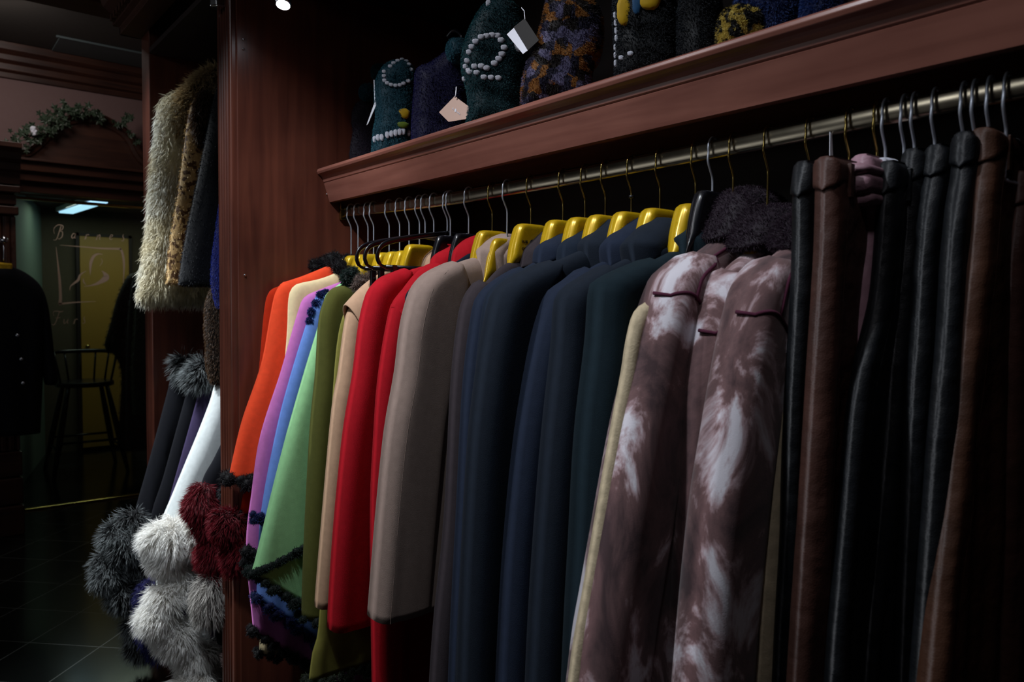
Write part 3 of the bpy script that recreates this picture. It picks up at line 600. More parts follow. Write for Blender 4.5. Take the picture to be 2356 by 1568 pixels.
garment('coat', 'coat', 'taupe grey wool coat with topstitched edge and pale collar', X, [(1150, 552), (1100, 584), (1045, 602), (998, 624), (972, 648), (955, 680), (937, 752), (924, 860), (900, 1000), (880, 1200), (864, 1400), (862, 1425)], 'taupe', T=.040, zhem=.71, seed=24, collar=([(1152, 537), (1128, 547), (1107, 566), (1100, 584), (1105, 640)], [(1166, 537), (1179, 556), (1183, 585), (1168, 612), (1132, 648)], .046), stitch=True, sl_w=.14, fold=.006, rho=.06)
gold_hanger(X, 1.615, 'brass', 'gold hanger carrying the taupe grey coat')
X = hz(1168)
garment('coat', 'coat', 'black wool coat hidden behind the plum grey coat, only its dark edge showing', X, [(1200, 560), (1150, 600), (1110, 640), (1080, 690), (1068, 760), (1055, 900), (1045, 1200)], 'blackw', T=.018, zhem=.55, seed=25)
gold_hanger(X, 1.592, 'silver', 'gold hanger with silver hook just right of the taupe coat collar', T=.012)
def navy(label, hook, out, mat, col, seed, T=.03, metal='brass', ztop=1.62, hl='', zhem=.45, off=0., **k):
    X = hz(hook)+off; r = garment('coat', 'coat', label, X, out, mat, T=T, zhem=zhem, seed=seed, collar=col, **k)
    gold_hanger(X, ztop, metal, hl); return r
g, lk, L, _ = navy('plum grey wool coat below the stamped gold hanger', 1223, [(1235, 575), (1200, 590), (1150, 610), (1107, 645), (1080, 685), (1065, 750), (1050, 900), (1035, 1200), (1010, 1450)], 'plumw', ([(1248, 532), (1228, 550), (1205, 576), (1198, 600)], [(1258, 532), (1272, 548), (1268, 572), (1235, 612)], .032), 26, hl='large gold hanger with black dot and stamp, right of the taupe coat', T=.028)
h_ = [o for o in bpy.data.objects if o.get('label', '').startswith('large gold hanger')][0]
V, Fc = blob((hz(1223)+.0195, RY-.012, 1.575), (.0015, .0075, .0075), amp=0, nu=16, nv=8); mesh_obj('size_dot', V, Fc, M['ink'], h_)
for i, (dz_, tx) in enumerate(((0, 'FUR'), (-.016, 'COLD'))):
    cu = bpy.data.curves.new('stamp', 'FONT'); cu.body = tx; cu.size = .010; cu.extrude = .0003; o = bpy.data.objects.new('stamp', cu); COL.objects.link(o); o.parent = h_
    o.rotation_euler = (math.pi/2, 0, math.pi/2); o.location = Vector((hz(1223)+.0198, RY-.043, 1.573+dz_))-Vector(h_['org']); cu.materials.append(M['ink']); text_mesh(o)
navy('navy wool coat with its collar below the second gold hanger right of the stamped one', 1297, [(1290, 575), (1240, 595), (1200, 615), (1150, 645), (1115, 680), (1100, 730), (1080, 900), (1065, 1200), (1050, 1500)], 'navyw', ([(1290, 537), (1268, 549), (1245, 568), (1239, 590)], [(1301, 536), (1314, 552), (1308, 575), (1275, 604)], .032), 27, hl='gold hanger over the first navy coat, right of the stamped hanger')
navy('navy wool coat half hidden behind the pleated navy coat', 1348, [(1345, 560), (1310, 585), (1250, 605), (1180, 635), (1140, 670), (1125, 720), (1110, 850), (1090, 1100), (1070, 1400)], 'navyw2', ([(1345, 527), (1322, 541), (1300, 563), (1295, 588)], [(1358, 526), (1371, 545), (1362, 568), (1330, 602)], .030), 28, hl='gold hanger over the second navy coat', T=.026)
navy('dark navy wool coat with tall pointed collar and deep shoulder pleat', 1395, [(1385, 550), (1349, 568), (1270, 600), (1197, 635), (1165, 660), (1148, 690), (1126, 794), (1100, 1000), (1085, 1250), (1075, 1500)], 'navyw3', ([(1400, 504), (1375, 527), (1354, 550), (1348, 568), (1353, 606)], [(1411, 503), (1422, 525), (1427, 544), (1407, 572), (1372, 612)], .038), 29, hl='gold hanger behind the tall pointed navy collar', T=.036, fold=.012)
navy('navy wool coat with folded double collar', 1455, [(1440, 560), (1403, 590), (1350, 615), (1314, 645), (1285, 665), (1270, 690), (1240, 794), (1205, 1000), (1180, 1250), (1165, 1500)], 'navyw', ([(1475, 497), (1445, 514), (1412, 545), (1401, 567), (1405, 596)], [(1497, 495), (1513, 505), (1503, 532), (1463, 565), (1425, 602)], .034), 30, hl='gold hanger with a black ring round its brass hook', T=.032, fold=.010)
navy('blue black wool coat with wide collar, left of the deep teal coat', 1521, [(1500, 560), (1458, 584), (1400, 610), (1340, 645), (1308, 672), (1297, 710), (1292, 794), (1270, 1000), (1250, 1250), (1235, 1500)], 'navyw3', ([(1512, 499), (1485, 521), (1460, 547), (1452, 563), (1460, 592)], [(1523, 500), (1537, 525), (1549, 556), (1522, 582), (1482, 602)], .036), 31, hl='gold hanger above the wide collared blue black coat', T=.032)
navy('deep teal wool coat left of the tie dyed coats', 1603, [(1600, 535), (1569, 562), (1500, 595), (1440, 620), (1406, 638), (1386, 660), (1376, 794), (1352, 1000), (1338, 1250), (1325, 1500)], 'tealw', ([(1618, 477), (1600, 504), (1575, 534), (1568, 552), (1573, 585)], [(1633, 476), (1643, 490), (1643, 522), (1622, 555), (1590, 592)], .038), 32, hl='gold hanger carrying the deep teal coat, widest highlight', T=.036, fold=.009)
o = [o for o in bpy.data.objects if o.get('label', '').startswith('gold hanger with a black ring')][0]
MB().tube([(hz(1455), RY, 1.648), (hz(1455), RY, 1.654)], .006, 12).build('size_ring', M['blackp'], o, True)
X = hz(1642); gold_hanger(X, 1.64, 'silver', 'glossy black hanger with silver hook beside the plum fur collar', body='blackp', T=.014)
garment('coat', 'coat', 'black wool coat on the glossy black hanger', X, [(1640, 540), (1600, 575), (1540, 620), (1490, 680), (1470, 760), (1450, 900), (1430, 1200)], 'blackw', T=.016, zhem=.45, seed=33)

# --- tie dyed jackets with plum fur collars
def tie(label, hook, out, seed, cpts, T, zc, hl, metal='brass', off=0., fleece=None):
    X = hz(hook)+off
    g, lk, L, body = garment('shearling_coat', 'coat', label, X, out, 'tie', T=T, zhem=.45, seed=seed, fold=.010, sl_w=.12, rho=.05)
    Lc = uz(X, cpts[0]); Rc = uz(X, cpts[1])
    V, Fc, _, _ = inflate(Lc, Rc, .050, .038, lambda a, z, t: (X+t, RY+a, z), 24, 20, closed=True, pw=2.2)
    fur_obj('fur_collar', M['f_plum'], g, V, Fc, 9000, .008, width=.0012, lift=.9, groom=(0, 0, -.4), seed=seed)
    # shoulder and armhole seams following the sleeve surface
    lks, O = SLK[g.name]; e0 = next(p for p in O if p[0] < -.155)
    edge = lambda z: float(np.interp(z, [q[1] for q in O[::-1]], [q[0] for q in O[::-1]]))
    P = [(X-.004, RY+edge(e0[1]-.036)-.004, e0[1]-.036), (X+T*.35, RY+edge(e0[1]-.038)-.002, e0[1]-.038)]
    for t in np.linspace(0, 1, 18):
        z = e0[1]-.040+.010*math.sin(t*4)-.060*t*t; P.append(lks(edge(z)+.0025+.115*t**1.5, z, .0002))
    MB().tube(P, .0032, 6).build('armhole_seam', M['seam'], g, True)
    Q = [q for q in catmull(L, 4) if q[1] > e0[1]-.048]; n_q = len(Q)
    P = [lks(q[0]+.010+.022*i/(n_q-1), q[1]-.012*(1-i/(n_q-1)), .0002) for i, q in enumerate(Q[1:], 1)]
    MB().tube(P, .0032, 6).build('shoulder_seam', M['seam'], g, True)
    if fleece:
        FL = uz(X-.018, [(x_-12, y_) for x_, y_ in fleece]); FL = ext(FL, .45); FR = [(a+.05, z) for a, z in FL]
        V, Fc, _, _ = inflate(FL, FR, .014, .012, lambda a, z, t: (X-.018+t, RY+a, z), 50, 12); mesh_obj('fleece_edge', V, Fc, M['sherpa'], g)
    if hl: gold_hanger(X, 1.572, metal, hl, T=.012)
    return g
tie('tie dyed shearling coat with plum fur collar, leftmost with beige fleece edge', 1690, [(1690, 520), (1664, 538), (1600, 580), (1542, 627), (1522, 665), (1512, 690), (1490, 760), (1472, 850), (1440, 1000), (1378, 1350), (1345, 1568)], 41,
    ([(1712, 432), (1686, 440), (1668, 468), (1652, 510), (1634, 552)], [(1722, 432), (1758, 446), (1778, 475), (1770, 530), (1730, 580)]), .042, 1.64, 'gold hanger inside the leftmost tie dyed coat',
    fleece=[(1495, 695), (1473, 722), (1456, 794), (1448, 850), (1420, 1000), (1360, 1350), (1325, 1568)])
tie('tie dyed shearling coat with plum fur collar, middle of three', 1770, [(1765, 545), (1745, 563), (1700, 590), (1665, 618), (1645, 660), (1632, 710), (1618, 780), (1600, 900), (1590, 1100), (1565, 1568)], 42,
    ([(1778, 472), (1748, 480), (1728, 508), (1714, 538), (1700, 572)], [(1788, 472), (1826, 486), (1846, 510), (1836, 560), (1790, 600)]), .034, 1.635, 'gold hanger behind the middle tie dyed coat')
tie('tie dyed shearling coat with white shoulder, beside the black leather trousers', 1866, [(1850, 530), (1820, 555), (1775, 590), (1742, 622), (1722, 665), (1700, 750), (1680, 850), (1655, 1000), (1625, 1200), (1590, 1568)], 43,
    ([(1850, 490), (1832, 497), (1818, 515), (1808, 545), (1802, 575)], [(1855, 500), (1880, 510), (1890, 525), (1880, 550), (1850, 580)]), .036, 1.635, 'gold hanger touching the first black leather trousers')
X = hz(1866)+.035
g = thing('coat', 'beige fleece coat edge showing between tie dyed coat and black trousers', 'coat', (X, RY, 1.5))
L = uz(X, [(1835, 720), (1815, 735), (1800, 770), (1793, 850), (1780, 1000), (1760, 1250), (1738, 1568)]); L = ext(L, .5)
V, Fc, _, _ = inflate(L, [(a+.16, z) for a, z in L], .018, .02, lambda a, z, t: (X+t, RY+a, z), 50, 16, fold=coatfold(3, .004, 1.4)); mesh_obj('body', V, Fc, M['sherpa'], g)
Lb = uz(X, [(1822, 735), (1805, 745), (1798, 775), (1795, 815)]); V, Fc, _, _ = inflate(Lb, [(a+.03, z) for a, z in Lb], .021, .012, lambda a, z, t: (X+t, RY+a-.003, z), 16, 10); mesh_obj('cuff_tab', V, Fc, M['white'], g)

# --- leather trousers
def trousers(label, hook, pts, mat, seed, top, width=.20, T=.017, metal='silver', hl='', name='trousers', waist=.045, lean=0.):
    X = hz(hook); g = thing(name, label, 'trousers', (X, RY, top))
    L = uz(X, pts); L = ext(L, .45); z0 = L[0][1]; L = [(L[0][0]+.006, z0+.001)]+L
    Rr = [(a+width*(1 if i > 2 else .92), z) for i, (a, z) in enumerate(L)]
    n1, n2 = noise1(seed), noise1(seed+7)
    def ff(a, z):
        d = min(1, max(0, (z0-z)/.5)); return .010*d*n1((a)*30+n2(z*3)*.6)+.0030*n2(z*17+a*14)*max(.35, 1-(z0-z)/.5)
    V, Fc, grid, G = inflate(L, Rr, T, .022, lambda a, z, t: (X+t, RY+a, z), 90, 40, fold=ff, pw=2.4)
    b_ = mesh_obj('legs', V, Fc, M[mat], g); V0, F0 = V, Fc
    zb = z0-waist; B = [(a-.003, z) for a, z in L if z > zb]+[(float(np.interp(zb, [q[1] for q in L[::-1]], [q[0] for q in L[::-1]]))-.003, zb)]
    if len(B) < 3: B = [B[0], ((B[0][0]+B[-1][0])/2, (B[0][1]+B[-1][1])/2), B[-1]]
    BR = [(a+width*.94+.004, z+.002) for a, z in B]
    V, Fc, _, _ = inflate([(a, z+.003) for a, z in B], BR, T*1.02+.001, .020, lambda a, z, t: (X+t, RY+a, z), 14, 30, fold=ff, closed=True, pw=2.5)
    wb = mesh_obj('waistband', V, Fc, M[mat], g)
    a0 = B[0][0]
    for k in (.03,):
        bevel(MB().box(X+T-.002, X+T+.0045, RY+a0+k-.005, RY+a0+k+.005, zb-.006, z0-.004).build('belt_loop', M[mat], g), .001)
    lk = side_hit([(V0, F0)], X); P = [lk(a+.030, z, -.0002) for a, z in catmull(L[2:], 6)]; MB().tube(P, .0006, 5).build('side_seam', M[mat], g, True)
    h = thing('clip_hanger', hl or (metal+' hook hanger carrying the '+label), 'hanger', (X, RY, z0), None)
    MB().tube(hook_pts(X, z0-.01), .0024, 8).build('hook', M[metal], h, True)
    ac = L[0][0]+width*.5
    MB().tube([(X, RY+min(ac-.08, 0), z0-.012), (X, RY+max(ac+.08, 0), z0-.012)], .003, 8).build('clip_bar', M[metal], h, True)
    return g, X, L
trousers('black leather trousers first right of the tie dyed coats', 1958, [(1845, 378), (1838, 430), (1835, 600), (1820, 900), (1808, 1200), (1790, 1568)], 'lb', 51, 1.66, metal='brass', waist=.05, hl='brass hook hanger of the first black leather trousers')
trousers('brown leather trousers between black and mauve pairs', 2022, [(1897, 368), (1893, 430), (1888, 600), (1868, 900), (1850, 1200), (1828, 1568)], 'lbr', 52, 1.66, metal='brass', T=.020, width=.15, hl='brass hook hanger of the brown leather trousers beside mauve')
g, X, L = trousers('mauve leather trousers with small snap tab at the waist', 2041, [(1980, 362), (1974, 400), (1978, 470), (1985, 520), (1965, 700), (1955, 900), (1945, 1100), (1930, 1568)], 'mauve', 53, 1.66, T=.018, hl='silver hook hanger of the mauve trousers')
for i, (py_, w_, h0) in enumerate(((398, .075, .020), (430, .070, .034), (462, .052, .024))):
    p = at(1988, py_, 0, X)
    Lb = [(-w_*.4, h0/2), (-w_*.5, 0), (-w_*.38, -h0/2)]; V, Fc, _, _ = inflate([(p[1]-RY+a-.01, p[2]+z) for a, z in Lb], [(p[1]-RY-a-.01, p[2]+z) for a, z in Lb], .026, .01, lambda a, z, t: (X+t, RY+a, z), 10, 14, closed=True)
    mesh_obj('gathered_tier', V, Fc, M['mauve'], g)
p = at(1964, 405, 0, X); V, Fc = blob(p, .0045, amp=0, nu=12, nv=8); mesh_obj('snap', V, Fc, M['chrome'], g)
p2_ = at(1980, 445, 0, X); bevel(MB().tube([tuple(p), tuple(p2_)], .004, 8).build('tab', M['mauve'], g), .001)
X = hz(2084)
g = thing('lining_cloth', 'white shiny cloth bunched behind the second black leather trousers', 'cloth', (X, RY, 1.66))
Lc = uz(X, [(2050, 360), (2042, 372), (2050, 390), (2075, 400)]); Rc = uz(X, [(2060, 357), (2085, 362), (2092, 380), (2088, 402)])
V, Fc, _, _ = inflate(Lc, Rc, .012, .012, lambda a, z, t: (X-.02+t, RY+a, z), 16, 16, closed=True, fold=lambda a, z: .004*math.sin(a*300)); mesh_obj('cloth', V, Fc, M['white'], g)
trousers('black leather trousers right of the mauve pair', 2084, [(2040, 378), (2034, 440), (2026, 560), (2010, 700), (1968, 900), (1945, 1150), (1908, 1568)], 'lb', 54, 1.66, hl='silver hook hanger of the black trousers right of mauve')
trousers('black leather trousers, third black pair along the rail', 2108, [(2096, 350), (2088, 420), (2080, 560), (2055, 800), (2040, 1000), (2015, 1300), (1990, 1568)], 'lb', 55, 1.67, hl='silver hook hanger of the third black trousers')
trousers('black leather trousers with satin sheen, fourth black pair along the rail', 2155, [(2150, 340), (2142, 400), (2125, 520), (2105, 800), (2092, 1000), (2070, 1568)], 'lb', 56, 1.67, hl='silver hook hanger of the fourth black trousers')
trousers('black leather trousers directly left of the large brown pair', 2247, [(2214, 312), (2208, 400), (2190, 520), (2168, 800), (2150, 1000), (2110, 1568)], 'lb', 57, 1.68, hl='silver hook hanger of the black trousers left of the large brown pair')
X = hz(2221); h = thing('clip_hanger', 'silver hook hanger between the fourth and fifth black trousers', 'hanger', (X, RY, 1.67))
MB().tube(hook_pts(X, 1.66), .0024, 8).build('hook', M['silver'], h, True); MB().tube([(X, RY-.03, 1.652), (X, RY+.03, 1.652)], .003, 8).build('clip_bar', M['silver'], h, True)
trousers('large brown leather trousers near the right edge of the frame', 2281, [(2258, 302), (2256, 360), (2238, 520), (2222, 700), (2205, 900), (2180, 1150), (2138, 1568)], 'lbr2', 58, 1.68, T=.021, hl='silver hook hanger of the large brown trousers')
trousers('rightmost brown leather trousers, cut by the frame', 2320, [(2340, 402), (2336, 470), (2322, 620), (2312, 900), (2300, 1200), (2290, 1568)], 'lbr', 59, 1.66, hl='rightmost silver hook hanger')
X = hz(2320)-.008
Lc = uz(X, [(2330, 315), (2327, 340), (2330, 380), (2335, 400)]); V, Fc, _, _ = inflate(Lc, [(a+.05, z) for a, z in Lc], .01, .012, lambda a, z, t: (X+t, RY+a, z), 16, 16, closed=True); tag(mesh_obj('lining_cloth', V, Fc, M['white'], None), 'white cloth strip above the rightmost brown trousers', 'cloth')
t_ = thing('price_tag', 'narrow white tag strip hanging from the rail beside the brass hooks', 'tag', (hz(1920), RY, 1.69))
xx = hz(1920); V = [(xx, RY-.012, rodz(xx)-.012), (xx, RY-.006, rodz(xx)-.014), (xx+.002, RY-.004, rodz(xx)-.05), (xx+.001, RY-.012, rodz(xx)-.055)]
o = mesh_obj('strip', V+[(x-.001, y, z) for x, y, z in V], [(0, 1, 2, 3), (7, 6, 5, 4), (0, 4, 5, 1), (1, 5, 6, 2), (2, 6, 7, 3), (3, 7, 4, 0)], M['paperw'], t_, False)

# ------------------------------------------------------------------ fur bags on the shelf
ZS = 1.868
def bag(name, cat, label, P0, out_l, out_r, mat, T=.055, n=14000, ln=.006, yaw=None, seed=1, rho=.05, dep=1.2, squash=2.2, width=.0014):
    """soft upright fur shape facing the aisle; outline given on an upright plane at distance dep behind the rail front"""
    p = at(P0[0], P0[1], 1, dep); d = CAM-p; d[2] = 0; d /= np.linalg.norm(d); r = np.array([-d[1], d[0], 0])
    if yaw is not None: c_, s_ = math.cos(yaw), math.sin(yaw); d = np.array([d[0]*c_-d[1]*s_, d[0]*s_+d[1]*c_, 0]); r = np.array([-d[1], d[0], 0])
    def loc(q):
        v = fw+(q[0]-W/2)/F*rt-(q[1]-H/2)/F*up; t = ((p-CAM)@d)/(v@d); w_ = CAM+t*v-p; return (float(w_@r), float(w_[2]+p[2]))
    L = [loc(q) for q in out_l]; R_ = [loc(q) for q in out_r]
    L = [(a, max(z, ZS+.002)) for a, z in L[:-1]]+[(L[-1][0], ZS+.002)]; R_ = [(a, max(z, ZS+.002)) for a, z in R_[:-1]]+[(R_[-1][0], ZS+.002)]
    frame = lambda a, z, t: tuple(p*np.array([1, 1, 0])+r*a+d*t+np.array([0, 0, z]))
    g = thing(name, label, cat, (p[0], p[1], ZS))
    nz = noise1(seed)
    V, Fc, grid, G = inflate(L, R_, lambda a, z: T*(1+.12*nz(z*30+a*9)), rho, frame, 34, 26, closed=True, pw=squash)
    V = np.array(V); V[:, 2] = np.maximum(V[:, 2], ZS+.001)
    fur_obj('body', M[mat], g, V, Fc, n, ln, width=width, lift=.8, groom=(0, 0, -.5), seed=seed)
    def surf(q, lift=.004):
        a, z = loc(q); gg = G.reshape(-1, 2); s = grid[0].reshape(-1, 3) if (grid[0].reshape(-1, 3).mean(0)-p)@d > 0 else grid[1].reshape(-1, 3)
        k = np.argsort(((gg-np.array([a, z]))**2).sum(1))[:3]; return s[k].mean(0)+d*(ln*.5+lift)
    return g, surf, frame, loc, d, r
def inlay(g, surf, pts, mat, name='inlay_patch', r=.008, ln=.003, flat=.4):
    for q in pts:
        g_d = CAM-surf(q[:2]); g_d[2] = 0; g_d /= np.linalg.norm(g_d); g_r = np.array([-g_d[1], g_d[0], 0]); c_ = surf(q[:2], 0.); rr = q[2] if len(q) > 2 else r; V, Fc = blob((0, 0, 0), (rr, rr*.28, rr*(q[3] if len(q) > 3 else .8)), 2, .2, 12, 8); V = [tuple(np.array(c_)+g_r*v[0]+g_d*v[1]+np.array([0, 0, v[2]])) for v in V]
        fur_obj(name, M[mat], g, V, Fc, 90, ln, width=.0012, lift=1., groom=(0, 0, -.2), seed=int(q[0]))
def dashes(surf, pts, n, r=.007, sq=1.0):
    Q = catmull(pts, 10); s = [0]
    for i in range(1, len(Q)): s.append(s[-1]+float(np.hypot(*(Q[i]-Q[i-1]))))
    return [(float(np.interp(t, s, [q[0] for q in Q])), float(np.interp(t, s, [q[1] for q in Q])), r) for t in np.linspace(0, s[-1], n)]
bag('fur_hat', 'fur hat', 'charcoal sheared fur hat at the far end of the shelf', (815, 330), [(835, 232), (815, 240), (800, 262), (797, 290), (802, 305), (795, 335), (788, 358)], [(840, 232), (862, 250), (868, 285), (862, 310), (866, 340), (868, 352)], 'f_dark', .035, 9000, seed=61, dep=1.20)
g, sf, *_ = bag('fur_bag', 'fur bag', 'small teal sheared fur bag with white dashed braid and yellow patch', (900, 300), [(920, 140), (890, 148), (870, 175), (862, 215), (866, 270), (860, 300), (855, 338)], [(930, 140), (952, 160), (958, 210), (950, 260), (948, 300), (946, 318)], 'f_teal', .05, 16000, seed=62, dep=1.17)
inlay(g, sf, dashes(sf, [(945, 168), (930, 142), (912, 150), (898, 165)], 7), 'f_wht', 'braid_dash')
inlay(g, sf, dashes(sf, [(886, 175), (885, 192), (892, 202), (912, 208), (925, 205), (937, 198)], 9), 'f_wht', 'braid_dash')
inlay(g, sf, [(862+i*9.5, 326-i*2.2, .0065, 1.6) for i in range(9)], 'f_wht', 'hem_dash')
inlay(g, sf, [(930, 268, .017, .9)], 'f_yel', 'yellow_patch'); inlay(g, sf, [(928, 297, .018, .55)], 'f_lime', 'lime_patch'); inlay(g, sf, [(943, 290, .009, 1.7)], 'f_azure', 'azure_patch')
for q, r_ in (((845, 212), .026), ((872, 165), .024)):
    c_ = at(*q, 1, 1.22); V, Fc = blob(c_, (r_*1.2, r_, r_), 5, .12); fur_obj('ear_puff', M['f_teal' if r_ > .025 else 'f_teal2'], g, V, Fc, 2500, .006, width=.0013, lift=1, seed=int(r_*1e4))
g, sf, *_ = bag('fur_bag', 'fur bag', 'indigo sheared fur bag with slanting top between the two teal bags', (1000, 250), [(1045, 100), (1020, 125), (985, 150), (960, 160), (955, 200), (950, 260), (948, 310)], [(1050, 100), (1072, 130), (1078, 170), (1075, 210), (1072, 240), (1070, 280)], 'f_navy2', .05, 15000, seed=63, dep=1.20)
MB().tube(catmull([tuple(at(1030, 85, 1, 1.22)), tuple(at(1045, 70, 1, 1.22)), tuple(at(1062, 82, 1, 1.22)), tuple(at(1060, 105, 1, 1.22))], 6), .006, 10).build('handle', M['blackp'], g, True)
g, sf, *_ = bag('fur_bag', 'fur bag', 'large dark teal fur bag with white dashed braid loop', (1140, 200), [(1150, 2), (1115, 15), (1090, 50), (1070, 100), (1063, 150), (1072, 195), (1078, 230), (1073, 268)], [(1160, 2), (1190, 20), (1208, 60), (1215, 120), (1205, 180), (1200, 215), (1198, 238)], 'f_teal2', .06, 22000, seed=64, dep=1.17)
inlay(g, sf, dashes(sf, [(1076, 165), (1080, 140), (1092, 118), (1112, 106), (1135, 100), (1150, 108), (1158, 128), (1150, 150), (1137, 163)], 14, .0085), 'f_wht', 'braid_dash')
inlay(g, sf, dashes(sf, [(1070, 182), (1082, 172), (1100, 170), (1120, 172)], 5, .0085), 'f_wht', 'braid_dash')
inlay(g, sf, dashes(sf, [(1082, 180), (1098, 186), (1115, 193), (1130, 196), (1146, 197)], 5, .008), 'f_wht', 'braid_dash')
inlay(g, sf, [(1125, 22, .007, 1.3), (1165, 5, .006), (1190, 128, .010, 1.3)], 'f_wht', 'braid_dash')
c_ = at(1052, 115, 1, 1.21); V, Fc = blob(c_, (.032, .03, .032), 5, .12); fur_obj('ear_puff', M['f_teal'], g, V, Fc, 3000, .006, width=.0013, lift=1, seed=9)
bag('fur_bag', 'fur bag', 'patchwork fur bag in plum grey and ochre squares', (1290, 150), [(1290, -40), (1262, 0), (1250, 50), (1235, 95), (1215, 150), (1205, 185), (1200, 222)], [(1330, -40), (1375, 20), (1385, 80), (1375, 140), (1360, 165), (1358, 185)], 'f_plaid', .06, 22000, seed=65, dep=1.18, ln=.008)
g, sf, *_ = bag('fur_bag', 'fur bag', 'black fur bag with yellow and lime leaf patches and white dashes', (1480, 80), [(1430, -60), (1415, -20), (1412, 40), (1415, 90), (1418, 150)], [(1500, -60), (1540, -20), (1560, 30), (1560, 80), (1555, 105)], 'f_blk2', .06, 20000, seed=66, dep=1.18)
inlay(g, sf, [(1437, 48, .014, 2.0), (1495, 27, .021, .9)], 'f_yel', 'leaf_patch'); inlay(g, sf, [(1520, 5, .016, .7)], 'f_lime', 'leaf_patch'); inlay(g, sf, [(1466, 38, .009, 2.2)], 'f_azure', 'leaf_patch')
inlay(g, sf, [(1420, 50+i*17, .005, 1.5) for i in range(7)]+[(1432, 150, .006), (1450, 145, .006)], 'f_wht', 'braid_dash')
bag('fur_bag', 'fur bag', 'plain black sheared fur bag right of the leaf patched bag', (1610, 60), [(1600, -60), (1575, -30), (1562, 20), (1560, 60), (1562, 100)], [(1620, -60), (1650, -20), (1660, 20), (1655, 60), (1650, 88)], 'f_blk2', .05, 12000, seed=67, dep=1.22)
bag('fur_bag', 'fur bag', 'black and yellow checked fur bag low on the shelf', (1705, 60), [(1700, 18), (1675, 25), (1655, 50), (1648, 88)], [(1710, 18), (1745, 22), (1765, 35), (1768, 58)], 'f_check', .045, 12000, seed=68, dep=1.15)
bag('fur_bag', 'fur bag', 'royal blue dyed fur bag lying at the shelf end', (1780, 10), [(1760, -40), (1715, -20), (1690, 10), (1700, 22), (1740, 30)], [(1800, -40), (1850, -20), (1850, 5), (1845, 25), (1830, 35)], 'f_blue2', .05, 13000, seed=69, dep=1.19)
bag('fur_bag', 'fur bag', 'pale blue dyed fur bag, rightmost on the shelf', (1880, 10), [(1880, -40), (1855, -20), (1845, 10), (1842, 28)], [(1900, -40), (1940, -20), (1945, -5), (1940, 2)], 'f_blue2', .045, 9000, seed=70, dep=1.16)
# tags
def card(label, q, mat, thick=.0012, dep=1.11, extra=None, flap=None):
    P = [np.array(at(x, y, 1, dep)) for x, y in q]; n = np.cross(P[1]-P[0], P[2]-P[0]); n /= np.linalg.norm(n)
    if n@(CAM-P[0]) < 0: n = -n
    t = thing('price_tag', label, 'tag', tuple(P[0])); V = [p for p in P]+[p-n*thick for p in P]; k = len(P)
    mesh_obj('card', V, [tuple(range(k)), tuple(range(k, 2*k))[::-1]]+[(i, (i+1) % k, (i+1) % k+k, i+k) for i in range(k)], M[mat], t, False); return t, P, n
t, P, n = card('blush square price tag with white dot logo, leaning on the indigo bag', [(1046, 221), (1010, 258), (1032, 280), (1082, 272), (1085, 250)], 'paper', dep=1.105)
q0, q1 = np.array(at(1039, 246, 1, 1.105)), np.array(at(1066, 268, 1, 1.105)); c_ = np.array(at(1048.5, 254, 1, 1.105))+n*.001
ax = q1-q0; ax /= np.linalg.norm(ax); ay = np.cross(n, ax)
mesh_obj('logo_dot', [c_+(ax*math.cos(a)+ay*math.sin(a))*.0042 for a in np.linspace(0, 6.28, 24)[:-1]], [tuple(range(23))], M['paperw'], t, False)
for tx, off in (('ella', -.0165), ('mendel', .0055)):
    cu = bpy.data.curves.new('logo_text', 'FONT'); cu.body = tx; cu.size = .0065; cu.extrude = .0001; o = bpy.data.objects.new('logo_text', cu); COL.objects.link(o); o.parent = t
    sgn = 1 if ay[2] > 0 else -1; pos = c_+ax*off-ay*.002*sgn+n*.0003
    o.matrix_local = Matrix.Translation(Vector(pos)-Vector(t['org'])) @ Matrix((tuple(ax), tuple(ay*sgn), tuple(n))).transposed().to_4x4(); cu.materials.append(M['paperw']); text_mesh(o)
MB().tube(catmull([tuple(at(1047, 224, 1, 1.10)), tuple(at(1049, 215, 1, 1.10)), tuple(at(1050, 200, 1, 1.12))], 4), .0016, 6).build('string', M['paperw'], t, True)
t, P, n = card('folded brown and white price tag on the large teal bag', [(1207, 42), (1182, 62), (1212, 118), (1240, 92)], 'ink', dep=1.10)
P = [np.array(at(x, y, 1, 1.098)) for x, y in ((1182, 64), (1166, 79), (1203, 124), (1214, 116))]; mesh_obj('white_leaf', P+[p-n*.001 for p in P], [(0, 1, 2, 3), (7, 6, 5, 4), (0, 4, 5, 1), (1, 5, 6, 2), (2, 6, 7, 3), (3, 7, 4, 0)], M['paperw'], t, False)
MB().tube([tuple(at(1208, 44, 1, 1.10)), tuple(at(1206, 25, 1, 1.12)), tuple(at(1200, 18, 1, 1.12))], .001, 6).build('string', M['paperw'], t, True)
t, P, n = card('slim white price tag turned edge on beside the small teal bag', [(863, 232), (843, 288), (847, 284), (866, 240)], 'paperw', dep=1.12)
MB().tube(catmull([tuple(at(863, 234, 1, 1.12)), tuple(at(862, 210, 1, 1.12)), tuple(at(861, 184, 1, 1.12))], 4), .0018, 6).build('string', M['paperw'], t, True)

